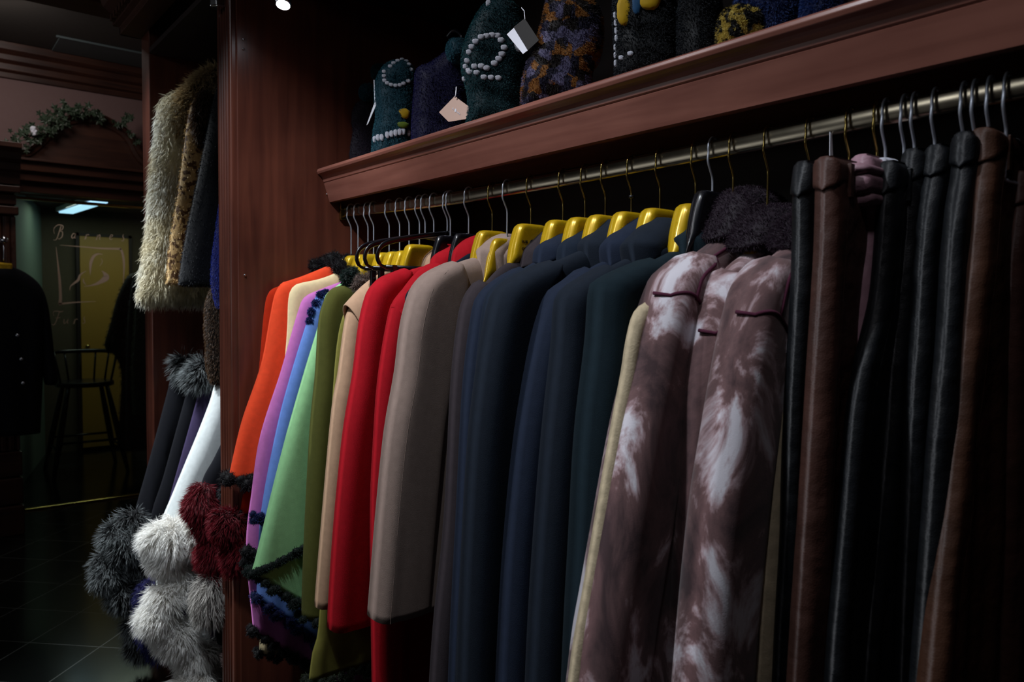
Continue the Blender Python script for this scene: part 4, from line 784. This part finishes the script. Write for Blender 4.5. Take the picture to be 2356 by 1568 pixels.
# spot lamp in the bay
sp_ = thing('spot_lamp', 'small chrome spot lamp shining at the top of the bay', 'lamp', (-2.2, .893, 2.35))
c_ = at(652, 8, 1, .86); c_ = Vector(c_); dr = Vector((.25, -.25, -1)).normalized()
MB().tube([c_-dr*.05, c_-dr*.045, c_-dr*.01, c_+dr*.004], [.006, .018, .022, .023], 20, caps=True).build('housing', M['chrome'], sp_, True)
MB().tube([c_+dr*.0045, c_+dr*.006], [.019, .019], 20).build('bulb', M['bulb'], sp_, False)
MB().tube([c_-dr*.05, Vector((c_.x, c_.y, 2.44))], .004, 8).build('stem', M['chrome'], sp_, True)
spot('spot_lamp_light', tuple(c_+dr*.03), tuple(c_+dr), 2.0, 100, (.8, .86, 1.0))
# ------------------------------------------------------------------ far wall: glass panel, wardrobe, pediment
gp = thing('etched_glass_panel', 'tall glass panel etched with script lettering in the far wall', 'glass panel', (XM, 1.0, 0))
mesh_obj('pane', [(XM-.02, GY0, .012), (XM-.02, GY1, .012), (XM-.02, GY1, GZ), (XM-.02, GY0, GZ)], [(0, 1, 2, 3)], M['glass'], gp, False)
bevel(MB().box(XM-.03, XM+.012, GY0-.008, GY1, .0, .014).build('bottom_rail', M['brass'], gp), .003)
bevel(MB().box(XM-.03, XM+.012, GY0-.012, GY1, GZ-.012, GZ+.006).build('top_rail', M['brass'], gp), .003)
bevel(MB().box(XM-.03, XM+.012, GY0-.012, GY0, .014, GZ-.012).build('side_rail', M['brass'], gp), .002)
bevel(MB().box(XM-.03, XM+.012, GY1-.01, GY1+.005, .014, GZ-.012).build('side_rail', M['brass'], gp), .002)
def E_(x, y): return (x/4.356, 440+y/4.356)
def ribbon(mb, pts, n=6):
    """flat pen stroke on the pane; pts = (x, y, width) in crop units"""
    Q = catmull([(x, y, w_) for x, y, w_ in pts], n); P = []
    for i, q in enumerate(Q):
        a, b = Q[max(i-1, 0)], Q[min(i+1, len(Q)-1)]; d = np.array([b[0]-a[0], b[1]-a[1]]); d /= np.linalg.norm(d)+1e-9; nn_ = np.array([-d[1], d[0]])*max(q[2], 1.5)/2
        for s in (1, -1): P.append(tuple(at(*E_(q[0]+s*nn_[0], q[1]+s*nn_[1]), 0, XM-.017)))
    n0 = len(Q); P += [(x-.0012, y, z) for x, y, z in P]; k = 2*n0; Fs = []
    for i in range(n0-1): Fs += [(2*i, 2*i+1, 2*i+3, 2*i+2), (k+2*i, k+2*i+2, k+2*i+3, k+2*i+1), (2*i, 2*i+2, k+2*i+2, k+2*i), (2*i+1, k+2*i+1, k+2*i+3, 2*i+3)]
    mb.add(P, Fs)
GL = {'B': [[(-50, 20, 3), (-30, 22, 6), (-12, 0, 8), (20, -95, 11), (28, -120, 5)], [(-40, -40, 3), (-45, -90, 5), (-5, -128, 8), (45, -120, 9), (40, -85, 8), (8, -68, 3), (40, -60, 8), (38, -15, 10), (10, 12, 6), (-8, 0, 3)]],
      'F': [[(-50, 10, 4), (-35, 20, 8), (-15, 0, 9), (8, -60, 10), (25, -110, 6)], [(-30, -70, 3), (-35, -110, 6), (0, -118, 8), (40, -112, 10), (65, -120, 4)], [(-15, -50, 4), (15, -52, 7), (35, -56, 4)]],
      'a': [[(22, -45, 4), (0, -50, 8), (-18, -20, 9), (-8, 0, 8), (10, -18, 4), (25, -48, 8), (12, -6, 8), (25, -4, 3)]],
      'r': [[(-22, 5, 3), (-2, -48, 8), (-12, 2, 9)], [(-4, -30, 3), (12, -50, 8), (24, -42, 8)]],
      'n': [[(-25, 2, 7), (-10, -48, 9), (-18, 2, 6)], [(-18, -10, 3), (8, -50, 8), (16, -36, 8), (8, -4, 8), (24, -4, 3)]],
      'e': [[(-14, -22, 4), (8, -32, 6), (14, -46, 8), (-2, -50, 6), (-16, -18, 9), (-4, 0, 7), (16, -10, 3)]],
      's': [[(10, -70, 3), (4, -46, 9), (14, -20, 9), (4, 2, 7), (-16, -4, 5)]],
      'u': [[(-22, -46, 7), (-26, -8, 9), (-14, 0, 6), (10, -30, 3), (18, -48, 8), (10, -6, 8), (24, -4, 3)]]}
def letter(ch, cx, cy, k=1.0):
    mb = MB()
    for st in GL[ch]: ribbon(mb, [(cx+x*k, cy+y*k, w_*.9) for x, y, w_ in st])
    mb.build('letter_'+ch.lower(), M['etch'], gp)
for ch, cx, cy in (('B', 585, 465), ('a', 735, 470), ('r', 868, 478), ('n', 988, 482), ('e', 1115, 482), ('s', 1228, 495), ('F', 570, 1318), ('u', 665, 1322), ('r', 755, 1325), ('s', 838, 1320)): letter(ch, cx, cy, 1.0 if ch in 'BF' else .95)
mb = MB(); ribbon(mb, [(562, 555, 4), (580, 720, 14), (598, 900, 26), (606, 1060, 30), (600, 1132, 34)]); ribbon(mb, [(590, 1130, 20), (660, 1120, 18), (780, 1110, 12), (960, 1103, 3)])
ribbon(mb, [(600, 538, 3), (800, 553, 8), (1000, 570, 14), (1215, 576, 22)]); ribbon(mb, [(1205, 572, 18), (1228, 620, 22), (1242, 720, 20), (1240, 840, 10), (1236, 920, 3)]); mb.build('etched_border', M['etch'], gp)
mb = MB(); ribbon(mb, [(1030, 632, 3), (985, 626, 14), (940, 650, 26), (912, 710, 30), (905, 780, 18), (905, 838, 3)]); ribbon(mb, [(700, 990, 3), (708, 950, 10), (750, 915, 20), (785, 885, 26), (805, 835, 16), (868, 795, 3)])
ribbon(mb, [(840, 952, 3), (930, 938, 16), (1010, 905, 38), (1062, 862, 64), (1050, 825, 30), (1020, 795, 4)]); ribbon(mb, [(1012, 670, 3), (1026, 705, 6), (1000, 748, 3)]); ribbon(mb, [(836, 870, 3), (838, 905, 14), (862, 936, 4)]); mb.build('etched_emblem', M['etch'], gp)

wr = thing('wardrobe', 'dark wooden wardrobe with fluted pilaster left of the glass panel', 'wardrobe', (-5.7, .2, 0))
bevel(MB().box(-5.99, -5.47, -1.4, .535, 0, 2.12).build('carcase', M['dark'], wr), .004)
def fluteX(y0, y1, xf, z0, z1, n, nm, mat, par):
    prof = [(xf-.04, y0), (xf, y0)]; wv = (y1-y0)/n
    for i in range(n):
        a = y0+i*wv; prof += [(xf, a+wv*.2)]+[(xf-.011*math.sin(math.pi*k/6), a+wv*(.2+.6*k/6)) for k in range(1, 6)]+[(xf, a+wv*.8)]
    prof += [(xf, y1), (xf-.04, y1)]; return MB().prism(prof, 'Z', z0, z1).build(nm, mat, par)
fluteX(.33, .535, -5.43, .52, 1.93, 5, 'fluted_pilaster', M['woody'], wr)
b_ = MB().box(-5.47, -5.41, .32, .55, 0, .18).box(-5.47, -5.415, .325, .545, .19, .35).box(-5.47, -5.42, .325, .545, .36, .51); bevel(b_.build('pedestal', M['woody'], wr), .008)
b_ = MB().box(-5.47, -5.40, .31, .55, 1.94, 1.99).box(-5.47, -5.41, .32, .54, 2.0, 2.06).box(-5.47, -5.38, .30, .56, 2.07, 2.11); bevel(b_.build('capital', M['woody'], wr), .006)
b_ = MB().prism([(-5.99, 2.12), (-5.40, 2.12), (-5.40, 2.19), (-5.37, 2.20), (-5.36, 2.24), (-5.33, 2.26), (-5.32, 2.30), (-5.28, 2.32), (-5.28, 2.35), (-5.99, 2.35)], 'Y', -1.4, .56); bevel(b_.build('cornice', M['woody'], wr), .003)
pe = thing('pediment', 'dark arched wooden pediment above the etched glass panel', 'pediment', (-5.97, 1.0, 2.14))
b_ = MB().prism([(XM, GZ+.03), (-5.93, GZ+.03), (-5.92, 2.20), (-5.88, 2.215), (-5.87, 2.26), (-5.84, 2.275), (-5.83, 2.33), (-5.80, 2.335), (-5.80, 2.35), (XM, 2.35)], 'Y', .57, 1.62); bevel(b_.build('entablature', M['woody'], pe), .003)
arch = [(48, 358), (70, 352), (98, 330), (120, 306), (145, 288), (175, 278), (205, 276), (235, 280), (258, 292), (280, 305), (298, 325), (312, 352), (328, 372), (350, 388)]
A3 = [np.array(at(x, y, 0, -5.90)) for x, y in catmull(arch, 4)]
pw_ = [p for p in A3]; base_z = 2.34
V = []; 
for p in A3: V += [(-5.93, p[1], p[2]-.02), (-5.93, p[1], base_z), (-6.0, p[1], p[2]-.02), (-6.0, p[1], base_z)]
Fs = []
for i in range(len(A3)-1): a = 4*i; Fs += [(a, a+1, a+5, a+4), (a+2, a+6, a+7, a+3), (a, a+4, a+6, a+2)]
mesh_obj('tympanum', V, Fs, M['woody'], pe, False)
prof = [(0, .045), (.055, .045), (.06, .03), (.045, .015), (.03, .01), (.025, -.012), (.012, -.02), (.01, -.045), (0, -.05)]; V = []; k = len(prof)
for i, p in enumerate(A3):
    t = A3[min(i+1, len(A3)-1)]-A3[max(i-1, 0)]; t /= np.linalg.norm(t); n_ = np.array([0, -t[2], t[1]])
    for dx, dn in prof: V.append(tuple(p+n_*dn+np.array([dx-.04, 0, 0])))
mesh_obj('arched_moulding', V, [(i*k+j, i*k+(j+1) % k, (i+1)*k+(j+1) % k, (i+1)*k+j) for i in range(len(A3)-1) for j in range(k)]+[tuple(range(k)), tuple(range((len(A3)-1)*k, len(A3)*k))], M['woody'], pe, False)
iv = thing('ivy_garland', 'green ivy garland draped over the arched pediment', 'garland', (-5.85, .8, 2.4))
def ivy(path, n, nm, spread):
    Q = [np.array(at(x, y, 0, -5.86)) for x, y in catmull(path, 6)]; MB().tube(Q, .003, 6).build('stem', M['leaf'], iv, True); m_ = MB()
    for i in range(n):
        c_ = Q[random.randrange(len(Q))]+np.array([random.uniform(-.02, .05), random.gauss(0, spread), random.gauss(.0, spread*.8)]); s_ = random.uniform(.018, .034)
        u1 = Vector((random.uniform(-.6, .6), random.uniform(-1, 1), random.uniform(-1, 1))).normalized(); u2 = u1.cross(Vector((1, random.uniform(-.5, .5), random.uniform(-.5, .5)))).normalized()
        out = [(0, 1.1), (.3, .4), (.95, .35), (.45, -.1), (.6, -.8), (0, -.45), (-.6, -.8), (-.45, -.1), (-.95, .35), (-.3, .4)]; nn2 = u1.cross(u2)*.12*s_
        V = [tuple(Vector(c_)+(u1*b_2+u2*a_2)*s_+nn2*(1 if q % 2 else -1)) for q, (a_2, b_2) in enumerate(out)]; V.append(tuple(Vector(c_))); m_.add(V, [(q, (q+1) % 10, 10) for q in range(10)])
    m_.build('leaves', M['leaf'], iv)
ivy([(-10, 350), (30, 335), (60, 318), (90, 305), (115, 285), (140, 262)], 95, 'leaves', .045)
ivy([(120, 290), (140, 258), (155, 250), (175, 262)], 32, 'leaves', .03); ivy([(185, 270), (200, 255), (215, 262)], 18, 'leaves', .022)
ivy([(215, 268), (245, 278)], 7, 'leaves', .015); ivy([(272, 290), (285, 278), (298, 272)], 12, 'leaves', .018); ivy([(300, 305), (315, 325)], 7, 'leaves', .012)
for q in ((76, 297), (79, 305)):
    V, Fc = blob(at(*q, 0, -5.82), (.012, .016, .02), 3, .3); mesh_obj('blossom', V, Fc, M['white'], iv)
# jacket on display arm
jx = -5.22
ar = thing('clothes_hook', 'short chrome display hook with ball end on the wardrobe front', 'hook', (jx, .4, 1.75))
pj = at(8, 553, 0, jx); MB().tube([(-5.43, pj[1], pj[2]), (jx+.05, pj[1], pj[2])], .008, 10).build('arm', M['chrome'], ar, True)
V, Fc = blob((jx+.055, pj[1], pj[2]), .018, amp=0); mesh_obj('ball', V, Fc, M['chrome'], ar)
hg = thing('clothes_hanger', 'small yellow hanger holding the black jacket on the far wardrobe', 'hanger', (jx, pj[1], 1.6))
p0 = at(8, 600, 0, jx)
MB().tube(catmull([(jx+.01, pj[1]+.018, pj[2]-.01), (jx+.01, pj[1]+.015, pj[2]+.012), (jx+.01, pj[1], pj[2]+.02), (jx+.01, pj[1]-.018, pj[2]), (jx+.01, pj[1], pj[2]-.03), (jx+.01, p0[1], p0[2])], 5), .003, 8).build('hook', M['chrome'], hg, True)
Lh = [at(x, y, 0, jx) for x, y in ((-12, 602), (-14, 610), (-14, 630))]; Rh = [at(x, y, 0, jx) for x, y in ((26, 606), (28, 612), (28, 632))]
V, Fc, _, _ = inflate([(p[1], p[2]) for p in Lh], [(p[1], p[2]) for p in Rh], .018, .012, lambda a, z, t: (jx+.02+t, a, z), 12, 20, closed=True); mesh_obj('shoulder_form', V, Fc, M['gold'], hg)
jk = thing('jacket', 'black button front jacket hanging on the far wardrobe', 'jacket', (jx, pj[1], 1.5))
R_ = [(float(at(x, y, 0, jx)[1]), float(at(x, y, 0, jx)[2])) for x, y in ((22, 612), (50, 622), (80, 642), (98, 665), (108, 700), (104, 780), (98, 880), (93, 994))]
cj = float(pj[1]); L_ = [(2*cj-a-.02, z) for a, z in R_]
V, Fc, g_, G_ = inflate(L_, R_, .06, .07, lambda a, z, t: (jx+t, a, z), 50, 40, fold=lambda a, z: .008*math.sin(a*38+z*3)*min(1, max(0, (1.55-z)*1.5))); mesh_obj('body', V, Fc, M['blackw'], jk)
for s in (1, -1):
    O = [(float(at(x, y, 0, jx)[1]), float(at(x, y, 0, jx)[2])) for x, y in ((92, 655), (108, 690), (118, 750), (126, 820), (134, 872), (128, 884))]
    I = [(float(at(x, y, 0, jx)[1]), float(at(x, y, 0, jx)[2])) for x, y in ((84, 662), (88, 700), (92, 750), (97, 820), (100, 872), (104, 884))]
    if s == -1: O, I = [(2*cj-a-.02, z) for a, z in O], [(2*cj-a-.02, z) for a, z in I]
    A_, B_ = (I, O) if s == 1 else (O, I); V, Fc, _, _ = inflate(A_, B_, .055, .04, lambda a, z, t: (jx-.005+t, a, z), 30, 14); mesh_obj('sleeve', V, Fc, M['blackw'], jk)
for q in ((40, 771), (49, 826), (53, 881)):
    c_ = at(*q, 0, jx+.065); V, Fc = blob(c_, (.005, .009, .009), amp=0, nu=12, nv=8); mesh_obj('button', V, Fc, M['silver'], jk)

# ------------------------------------------------------------------ room behind the glass
struct(MB().box(-8.25, -8.15, .5, 3.4, 0, 2.4).build('wall_far', plain('far_wall_paint', (74, 64, 48), .9)))
w_ = MB(); V = [(-6.13, .50, 0), (-8.15, 1.00, 0), (-8.15, .9, 0), (-6.13, .40, 0)]; w_.add(V+[(x, y, 2.4) for x, y, z in V], [(0, 1, 5, 4), (1, 2, 6, 5), (2, 3, 7, 6), (3, 0, 4, 7), (4, 5, 6, 7)]); struct(w_.build('wall_side', M['green_wall']))
struct(MB().box(-8.25, -6.12, .3, 3.4, 2.28, 2.34).build('ceiling_back', M['ceil'])); struct(MB().box(-8.25, -6.12, 3.3, 3.4, 0, 2.36).build('wall_end', M['wallp']))
dr_ = thing('door_leaf', 'plain ochre yellow door seen through the etched glass', 'door', (-8.1, 1.45, 0))
bevel(MB().box(-8.13, -8.09, 1.30, 1.72, .03, 2.04).build('leaf', M['door'], dr_), .004)
b_ = MB().box(-8.149, -8.10, 1.27, 1.298, 0, 2.07).box(-8.149, -8.10, 1.722, 1.75, 0, 2.07).box(-8.149, -8.10, 1.27, 1.75, 2.042, 2.07); b_.build('door_frame', M['dark'], dr_)
V, Fc = blob((-8.075, 1.35, 1.0), .02, amp=0); mesh_obj('knob', V, Fc, M['brass'], dr_)
lt = thing('ceiling_light', 'bluish white strip light glowing in the room behind the glass', 'ceiling light', (-7.6, 1.35, 2.3))
V = []
for x, y in ((-6.8, 1.25), (-7.95, 1.165)):
    for dy, z in ((-.075, 2.275), (-.075, 2.235), (.075, 2.235), (.075, 2.275)): V.append((x, y+dy, z))
bevel(mesh_obj('housing', V, [(0, 1, 5, 4), (1, 2, 6, 5), (2, 3, 7, 6), (3, 0, 4, 7), (3, 2, 1, 0), (4, 5, 6, 7)], M['white'], lt, False), .004)
V = []
for x, y in ((-6.83, 1.248), (-7.92, 1.167)):
    for dy, z in ((-.055, 2.234), (-.055, 2.222), (.055, 2.222), (.055, 2.234)): V.append((x, y+dy, z))
mesh_obj('diffuser', V, [(0, 1, 5, 4), (1, 2, 6, 5), (2, 3, 7, 6), (3, 0, 4, 7), (3, 2, 1, 0), (4, 5, 6, 7)], M['tube'], lt, False)
# windsor chair
ch = thing('windsor_chair', 'dark wooden armchair standing before the ochre door', 'chair', (-7.2, 1.25, 0)); cx, cy = -7.15, 1.17
CW = M['blackp']; S_ = []
m_ = MB(); n = 20; V = [(cx+.20*math.cos(2*math.pi*k/n)*(1 if math.cos(2*math.pi*k/n) > 0 else 1.1), cy+.22*math.sin(2*math.pi*k/n), z) for z in (.72, .76) for k in range(n)]
bevel(m_.add(V, [tuple(range(n))[::-1], tuple(range(n, 2*n))]+[(k, (k+1) % n, (k+1) % n+n, k+n) for k in range(n)]).build('seat', CW, ch), .01)
FT = []
for sx, sy in ((1, 1), (1, -1), (-1, 1), (-1, -1)):
    f_ = Vector((cx+sx*.24, cy+sy*.27, 0)); t_2 = Vector((cx+sx*.13, cy+sy*.14, .73)); FT.append((f_, t_2)); MB().tube([t_2, t_2.lerp(f_, .3), t_2.lerp(f_, .6), f_], [.016, .022, .024, .014], 10).build('leg', CW, ch, True)
for a_, b_2, tt in ((0, 1, .62), (2, 3, .62), (0, 2, .7), (1, 3, .7)): MB().tube([FT[a_][1].lerp(FT[a_][0], tt), FT[b_2][1].lerp(FT[b_2][0], tt)], .010, 8).build('stretcher', CW, ch, True)
P = [(cx+.2*math.cos(t), cy+.26*math.sin(t), 1.0) for t in np.linspace(-.5*math.pi-.35, -1.5*math.pi+.35, 15)]; P = [(cx-.22*math.sin(t), cy+.25*math.cos(t), 1.0) for t in np.linspace(-.4, math.pi+.4, 17)]
MB().tube(P, .017, 8).build('arm_rail', CW, ch, True)
for i in (0, 2, 4, 6, 8, 10, 12, 14, 16): MB().tube([(cx+(P[i][0]-cx)*.8, cy+(P[i][1]-cy)*.8, .75), P[i]], .008, 8).build('spindle', CW, ch, True)
# fur coats behind the glass
r4 = thing('clothes_rail', 'rail behind the glass carrying dark fur coats', 'clothes rail', (-6.8, 1.7, 1.75)); MB().tube([(-7.3, 1.72, 1.72), (-6.15, 1.72, 1.72)], .014, 10).build('rail', M['chrome'], r4, True)
MB().tube([(-7.25, 1.72, 1.72), (-7.25, 1.72, 0)], .012, 10).build('upright', M['chrome'], r4, True); MB().tube([(-6.2, 1.72, 1.72), (-6.2, 1.72, 0)], .012, 10).build('upright', M['chrome'], r4, True)
def backfur(label, X, pts, mat, seed, tn):
    L = [(float(at(x, y, 0, X)[1]), float(at(x, y, 0, X)[2])) for x, y in pts]; R2 = [(min(2*1.72-a, 2.1), z) for a, z in L]; g = thing('fur_coat', label, 'fur coat', (X, 1.72, 1.6))
    V, Fc, _, _ = inflate(L, R2, .07, .08, lambda a, z, t: (X+t, a, z), 40, 24, fold=lambda a, z: .02*math.sin(a*25+seed)); fur_obj('body', M[mat], g, V, Fc, 9000, .03, width=.004, lift=.5, groom=(0, 0, -1), seed=seed)
    MB().tube(catmull([(X, 1.74, 1.71), (X, 1.72, 1.74), (X, 1.70, 1.71), (X, 1.72, 1.66), (X, 1.72, 1.60)], 4), .003, 6).build('hanger_hook', M['chrome'], g, True)
backfur('dark brown fur coat leftmost behind the etched glass', -7.0, [(305, 628), (290, 640), (268, 690), (255, 740), (240, 798), (262, 815), (280, 860), (275, 980), (285, 1035)], 'f_brown', 81, 0)
backfur('black fur coat in the middle of the rail behind the glass', -6.7, [(318, 625), (305, 650), (296, 720), (292, 800), (290, 900), (292, 1030)], 'f_black', 82, 0)
backfur('olive streaked fur coat nearest the glass beside the cabinet edge', -6.4, [(328, 620), (318, 650), (312, 720), (308, 800), (305, 850), (310, 950)], 'f_oliv', 83, 0)

# ------------------------------------------------------------------ far bay: furs above, shawls below
def bayfur(name, cat, label, X, lp, rp, mat, T, n, ln, seed, rho=.05, width=.002, fold=.01, closed=False, groom=(0, 0, -1), curl=.15, nr=46, furry=True, lift=.5, jitter=.3):
    L = uz(X, lp); R2 = uz(X, rp) if isinstance(rp, list) else [(min(2*rp-a, .40), z) for a, z in L]
    g = thing(name, label, cat, (X, RY, L[0][1])); f_ = coatfold(seed, fold, L[0][1], 1.0, L[-1][1])
    V, Fc, grid, G = inflate(L, R2, T, rho, lambda a, z, t: (X+t, RY+a, z), nr, 30, fold=f_, closed=closed)
    if furry: fur_obj('body', M[mat], g, V, Fc, n, ln, width=width, lift=lift, groom=groom, seed=seed, curl=curl, jitter=jitter)
    else: mesh_obj('body', V, Fc, M[mat], g)
    return g
g = bayfur('fur_coat', 'fur coat', 'long haired cream fur coat, leftmost in the far bay', -3.12, [(500, 166), (470, 176), (430, 208), (392, 226), (374, 245), (368, 300), (358, 380), (352, 450), (348, 520), (338, 590), (328, 650), (324, 695)], 0., 'f_cream', .065, 42000, .045, 91, rho=.07, width=.0032, groom=(0, -.1, -1), lift=.45, closed=True)
c0 = uz(-3.12, [(480, 175)])[0]; V, Fc = chain_surface([(-3.08, RY+a, z) for a, z in catmull(uz(-3.1, [(515, 168), (480, 190), (450, 215), (425, 260), (418, 330)]), 4)], .035); fur_obj('fur_collar', M['f_tan'], g, V, Fc, 7000, .045, width=.003, lift=.6, groom=(0, -.3, -.6), seed=92)
MB().tube(hook_pts(-3.12, 2.24, rz=2.33), .002, 8).build('hanger_hook', M['silver'], g, True)
g = bayfur('fur_coat', 'fur coat', 'gold textured pieced fur coat with brown lapel between cream and navy furs', -2.99, [(476, 212), (455, 222), (440, 240), (430, 285), (422, 350), (412, 430), (398, 520), (388, 590), (384, 653)], 0., 'python', .035, 12000, .012, 93, rho=.035, width=.003, fold=.012)
V, Fc = chain_surface([(-2.95, RY+a, z) for a, z in catmull(uz(-2.95, [(478, 212), (468, 240), (462, 280), (468, 340)]), 4)], .022); fur_obj('lapel', M['f_brown'], g, V, Fc, 3500, .03, width=.0025, lift=.6, seed=94)
MB().tube(hook_pts(-2.99, 2.18, rz=2.33), .002, 8).build('hanger_hook', M['silver'], g, True)
g = bayfur('fur_coat', 'fur coat', 'dark navy sheared fur coat beside the fluted upright in the far bay', -2.84, [(520, 168), (505, 186), (492, 230), (480, 290), (458, 400), (435, 510), (420, 590), (412, 655)], 0., 'f_navy', .055, 20000, .010, 95, rho=.05, width=.0018)
MB().tube(hook_pts(-2.84, 2.2, rz=2.33), .002, 8).build('hanger_hook', M['silver'], g, True)
bayfur('fur_coat', 'fur coat', 'royal blue fur jacket sleeve showing behind the fluted upright', -2.62, [(530, 380), (515, 430), (506, 480), (498, 540), (490, 600), (489, 650), (500, 705)], [(560, 380), (570, 420), (572, 480), (572, 540), (572, 600), (572, 650), (570, 705)], 'f_royal', .05, 9000, .009, 96)
bayfur('fur_coat', 'fur coat', 'banded brown mink coat lower edge beside the fluted upright', -2.72, [(500, 640), (478, 690), (474, 740), (476, 800), (480, 850), (490, 882)], [(560, 640), (565, 690), (565, 740), (565, 800), (560, 850), (555, 882)], 'f_brown', .05, 10000, .014, 97, closed=True)
# shawls
def shawl(label, X, lp, mat, T, seed, w_=None, fold=.014, name='shawl'):
    L = uz(X, lp); R2 = [(min(.30, -a*.8), z) for a, z in L]; g = thing(name, label, name, (X, RY, L[0][1])); f_ = coatfold(seed, fold, L[0][1], 1.3, L[-1][1])
    V, Fc, _, _ = inflate(L, R2, T, .045, lambda a, z, t: (X+t, RY+a, z), 60, 40, fold=f_); mesh_obj('body', V, Fc, M[mat], g)
    MB().tube(hook_pts(X, L[0][1]-.01, rz=1.33), .002, 8).build('hanger_hook', M['silver'], g, True); return g
def furball(g, px, r, mat, n, ln, X, seed, nm='fur_tail', gr=(0, 0, -.7), sz=1.15):
    c_ = at(*px, 0, X); V, Fc = blob(c_, (r, r, r*sz), seed, .1); fur_obj(nm, M[mat], g, V, Fc, n, ln, width=.0028, lift=.9, groom=gr, seed=seed, jitter=.25)
def furrope(g, pts, X, R, mat, n, ln, seed, nm='fur_trim', gr=(0, -.2, -.7), width=.0026):
    P = catmull([tuple(at(x, y, 0, X)) for x, y in pts], 5); V, Fc = chain_surface(P, [R*(.85+.2*math.sin(i*.9+seed)) for i in range(len(P))]); fur_obj(nm, M[mat], g, V, Fc, n, ln, width=width, lift=.75, groom=gr, seed=seed, jitter=.25)
g = shawl('black wool shawl with silver fox tails, leftmost in the lower far bay', -3.22, [(440, 830), (418, 838), (400, 850), (385, 905), (360, 1000), (335, 1090), (318, 1150), (308, 1200)], 'blackw', .05, 101)
furrope(g, [(415, 828), (430, 850), (445, 880)], -3.18, .028, 'f_silver', 2600, .06, 102, 'fur_collar')
for i, (q, r_) in enumerate((((302, 1212), .050), ((268, 1235), .035), ((290, 1255), .045), ((255, 1300), .045), ((248, 1325), .038), ((285, 1370), .040), ((318, 1300), .045), ((330, 1480), .048), ((322, 1440), .04))): furball(g, q, r_*.8, 'f_silver', 2400, .055, -3.12+.02*(i % 3), 110+i)
g = shawl('charcoal shawl second from the left in the lower far bay', -3.10, [(465, 850), (440, 870), (425, 920), (400, 1010), (375, 1100), (350, 1180), (345, 1260)], 'blackw', .035, 103)
g = shawl('aubergine purple shawl left of the white cape', -2.96, [(485, 850), (466, 862), (458, 900), (445, 950), (420, 1040), (395, 1130), (370, 1230), (335, 1370), (350, 1500)], 'purplew', .04, 104, fold=.022)
furrope(g, [(450, 850), (465, 860), (480, 850)], -2.92, .03, 'f_silver', 2600, .065, 105, 'fur_collar'); furrope(g, [(355, 1330), (335, 1390), (345, 1450), (360, 1520)], -2.92, .03, 'f_navy2', 2500, .035, 106)
g = shawl('white wool cape with thick white fox trim in the far bay', -2.74, [(520, 858), (506, 868), (494, 890), (484, 925), (455, 1000), (430, 1060), (405, 1120), (372, 1200), (360, 1250), (362, 1400)], 'whitew', .055, 107, fold=.018, name='cape')
furrope(g, [(350, 1225), (372, 1240), (405, 1238), (440, 1228), (468, 1215)], -2.66, .062, 'f_white', 15000, .05, 108); furrope(g, [(360, 1265), (395, 1300), (425, 1340)], -2.66, .034, 'f_white', 6500, .045, 112)
furrope(g, [(425, 1345), (390, 1370), (365, 1400), (368, 1430), (405, 1465), (440, 1500), (470, 1530), (480, 1560)], -2.63, .046, 'f_white', 15000, .048, 109); furrope(g, [(480, 1560), (440, 1585), (400, 1600)], -2.60, .05, 'f_white', 6000, .05, 113)
V, Fc, _, _ = inflate(uz(-2.66, [(430, 1250), (425, 1300), (428, 1400), (440, 1500)]), uz(-2.66, [(470, 1240), (472, 1300), (475, 1400), (490, 1500)]), .03, .03, lambda a, z, t: (-2.66+t, RY+a, z), 24, 14, fold=lambda a, z: .01*math.sin(z*20)); mesh_obj('hem_drape', V, Fc, M['whitew'], g)
g = shawl('black wool cape with burgundy fox trim and pale fox tail beside the fluted upright', -2.57, [(560, 960), (530, 985), (510, 1020), (490, 1060), (468, 1100), (460, 1150), (480, 1300), (500, 1480)], 'blackw', .035, 120, name='cape')
furrope(g, [(470, 1120), (460, 1150), (468, 1190), (490, 1225)], -2.52, .034, 'f_burg', 6000, .04, 121); furrope(g, [(490, 1225), (495, 1265), (505, 1310), (520, 1335)], -2.52, .045, 'f_burg', 8000, .04, 122)
furrope(g, [(498, 1180), (528, 1215), (548, 1265), (540, 1320)], -2.325, .036, 'f_burg', 7000, .035, 130)
furball(g, (485, 1375), .036, 'f_grey', 4000, .055, -2.50, 123, sz=1.9, gr=(0, 0, -1)); furrope(g, [(530, 1110), (540, 1150), (540, 1200)], -2.50, .03, 'f_black', 3000, .035, 124)

GROUPS = {'clothes_hanger': 'hangers hooked on the main rail', 'clip_hanger': 'clip hangers on the main rail', 'coat': 'wool coats on the main rail', 'cape': 'wool capes hung at the cabinet sides',
          'shearling_coat': 'tie dyed shearling coats', 'trousers': 'leather trousers at the right of the rail', 'fur_bag': 'fur bags on the shelf', 'price_tag': 'price tags', 'shawl': 'shawls on the lower far rail',
          'clothes_rail': 'clothes rails'}
for o in COL.objects:
    if o.parent is None and o.get('label') and o.name.split('.')[0] in GROUPS and not o.get('group'): o['group'] = GROUPS[o.name.split('.')[0]]
    if o.parent is None and o.name.split('.')[0] == 'fur_coat': o['group'] = 'fur coats behind the glass' if 'glass' in o['label'] else 'furs in the far bay'
for o in COL.objects:
    if 'org' in o.keys(): del o['org']
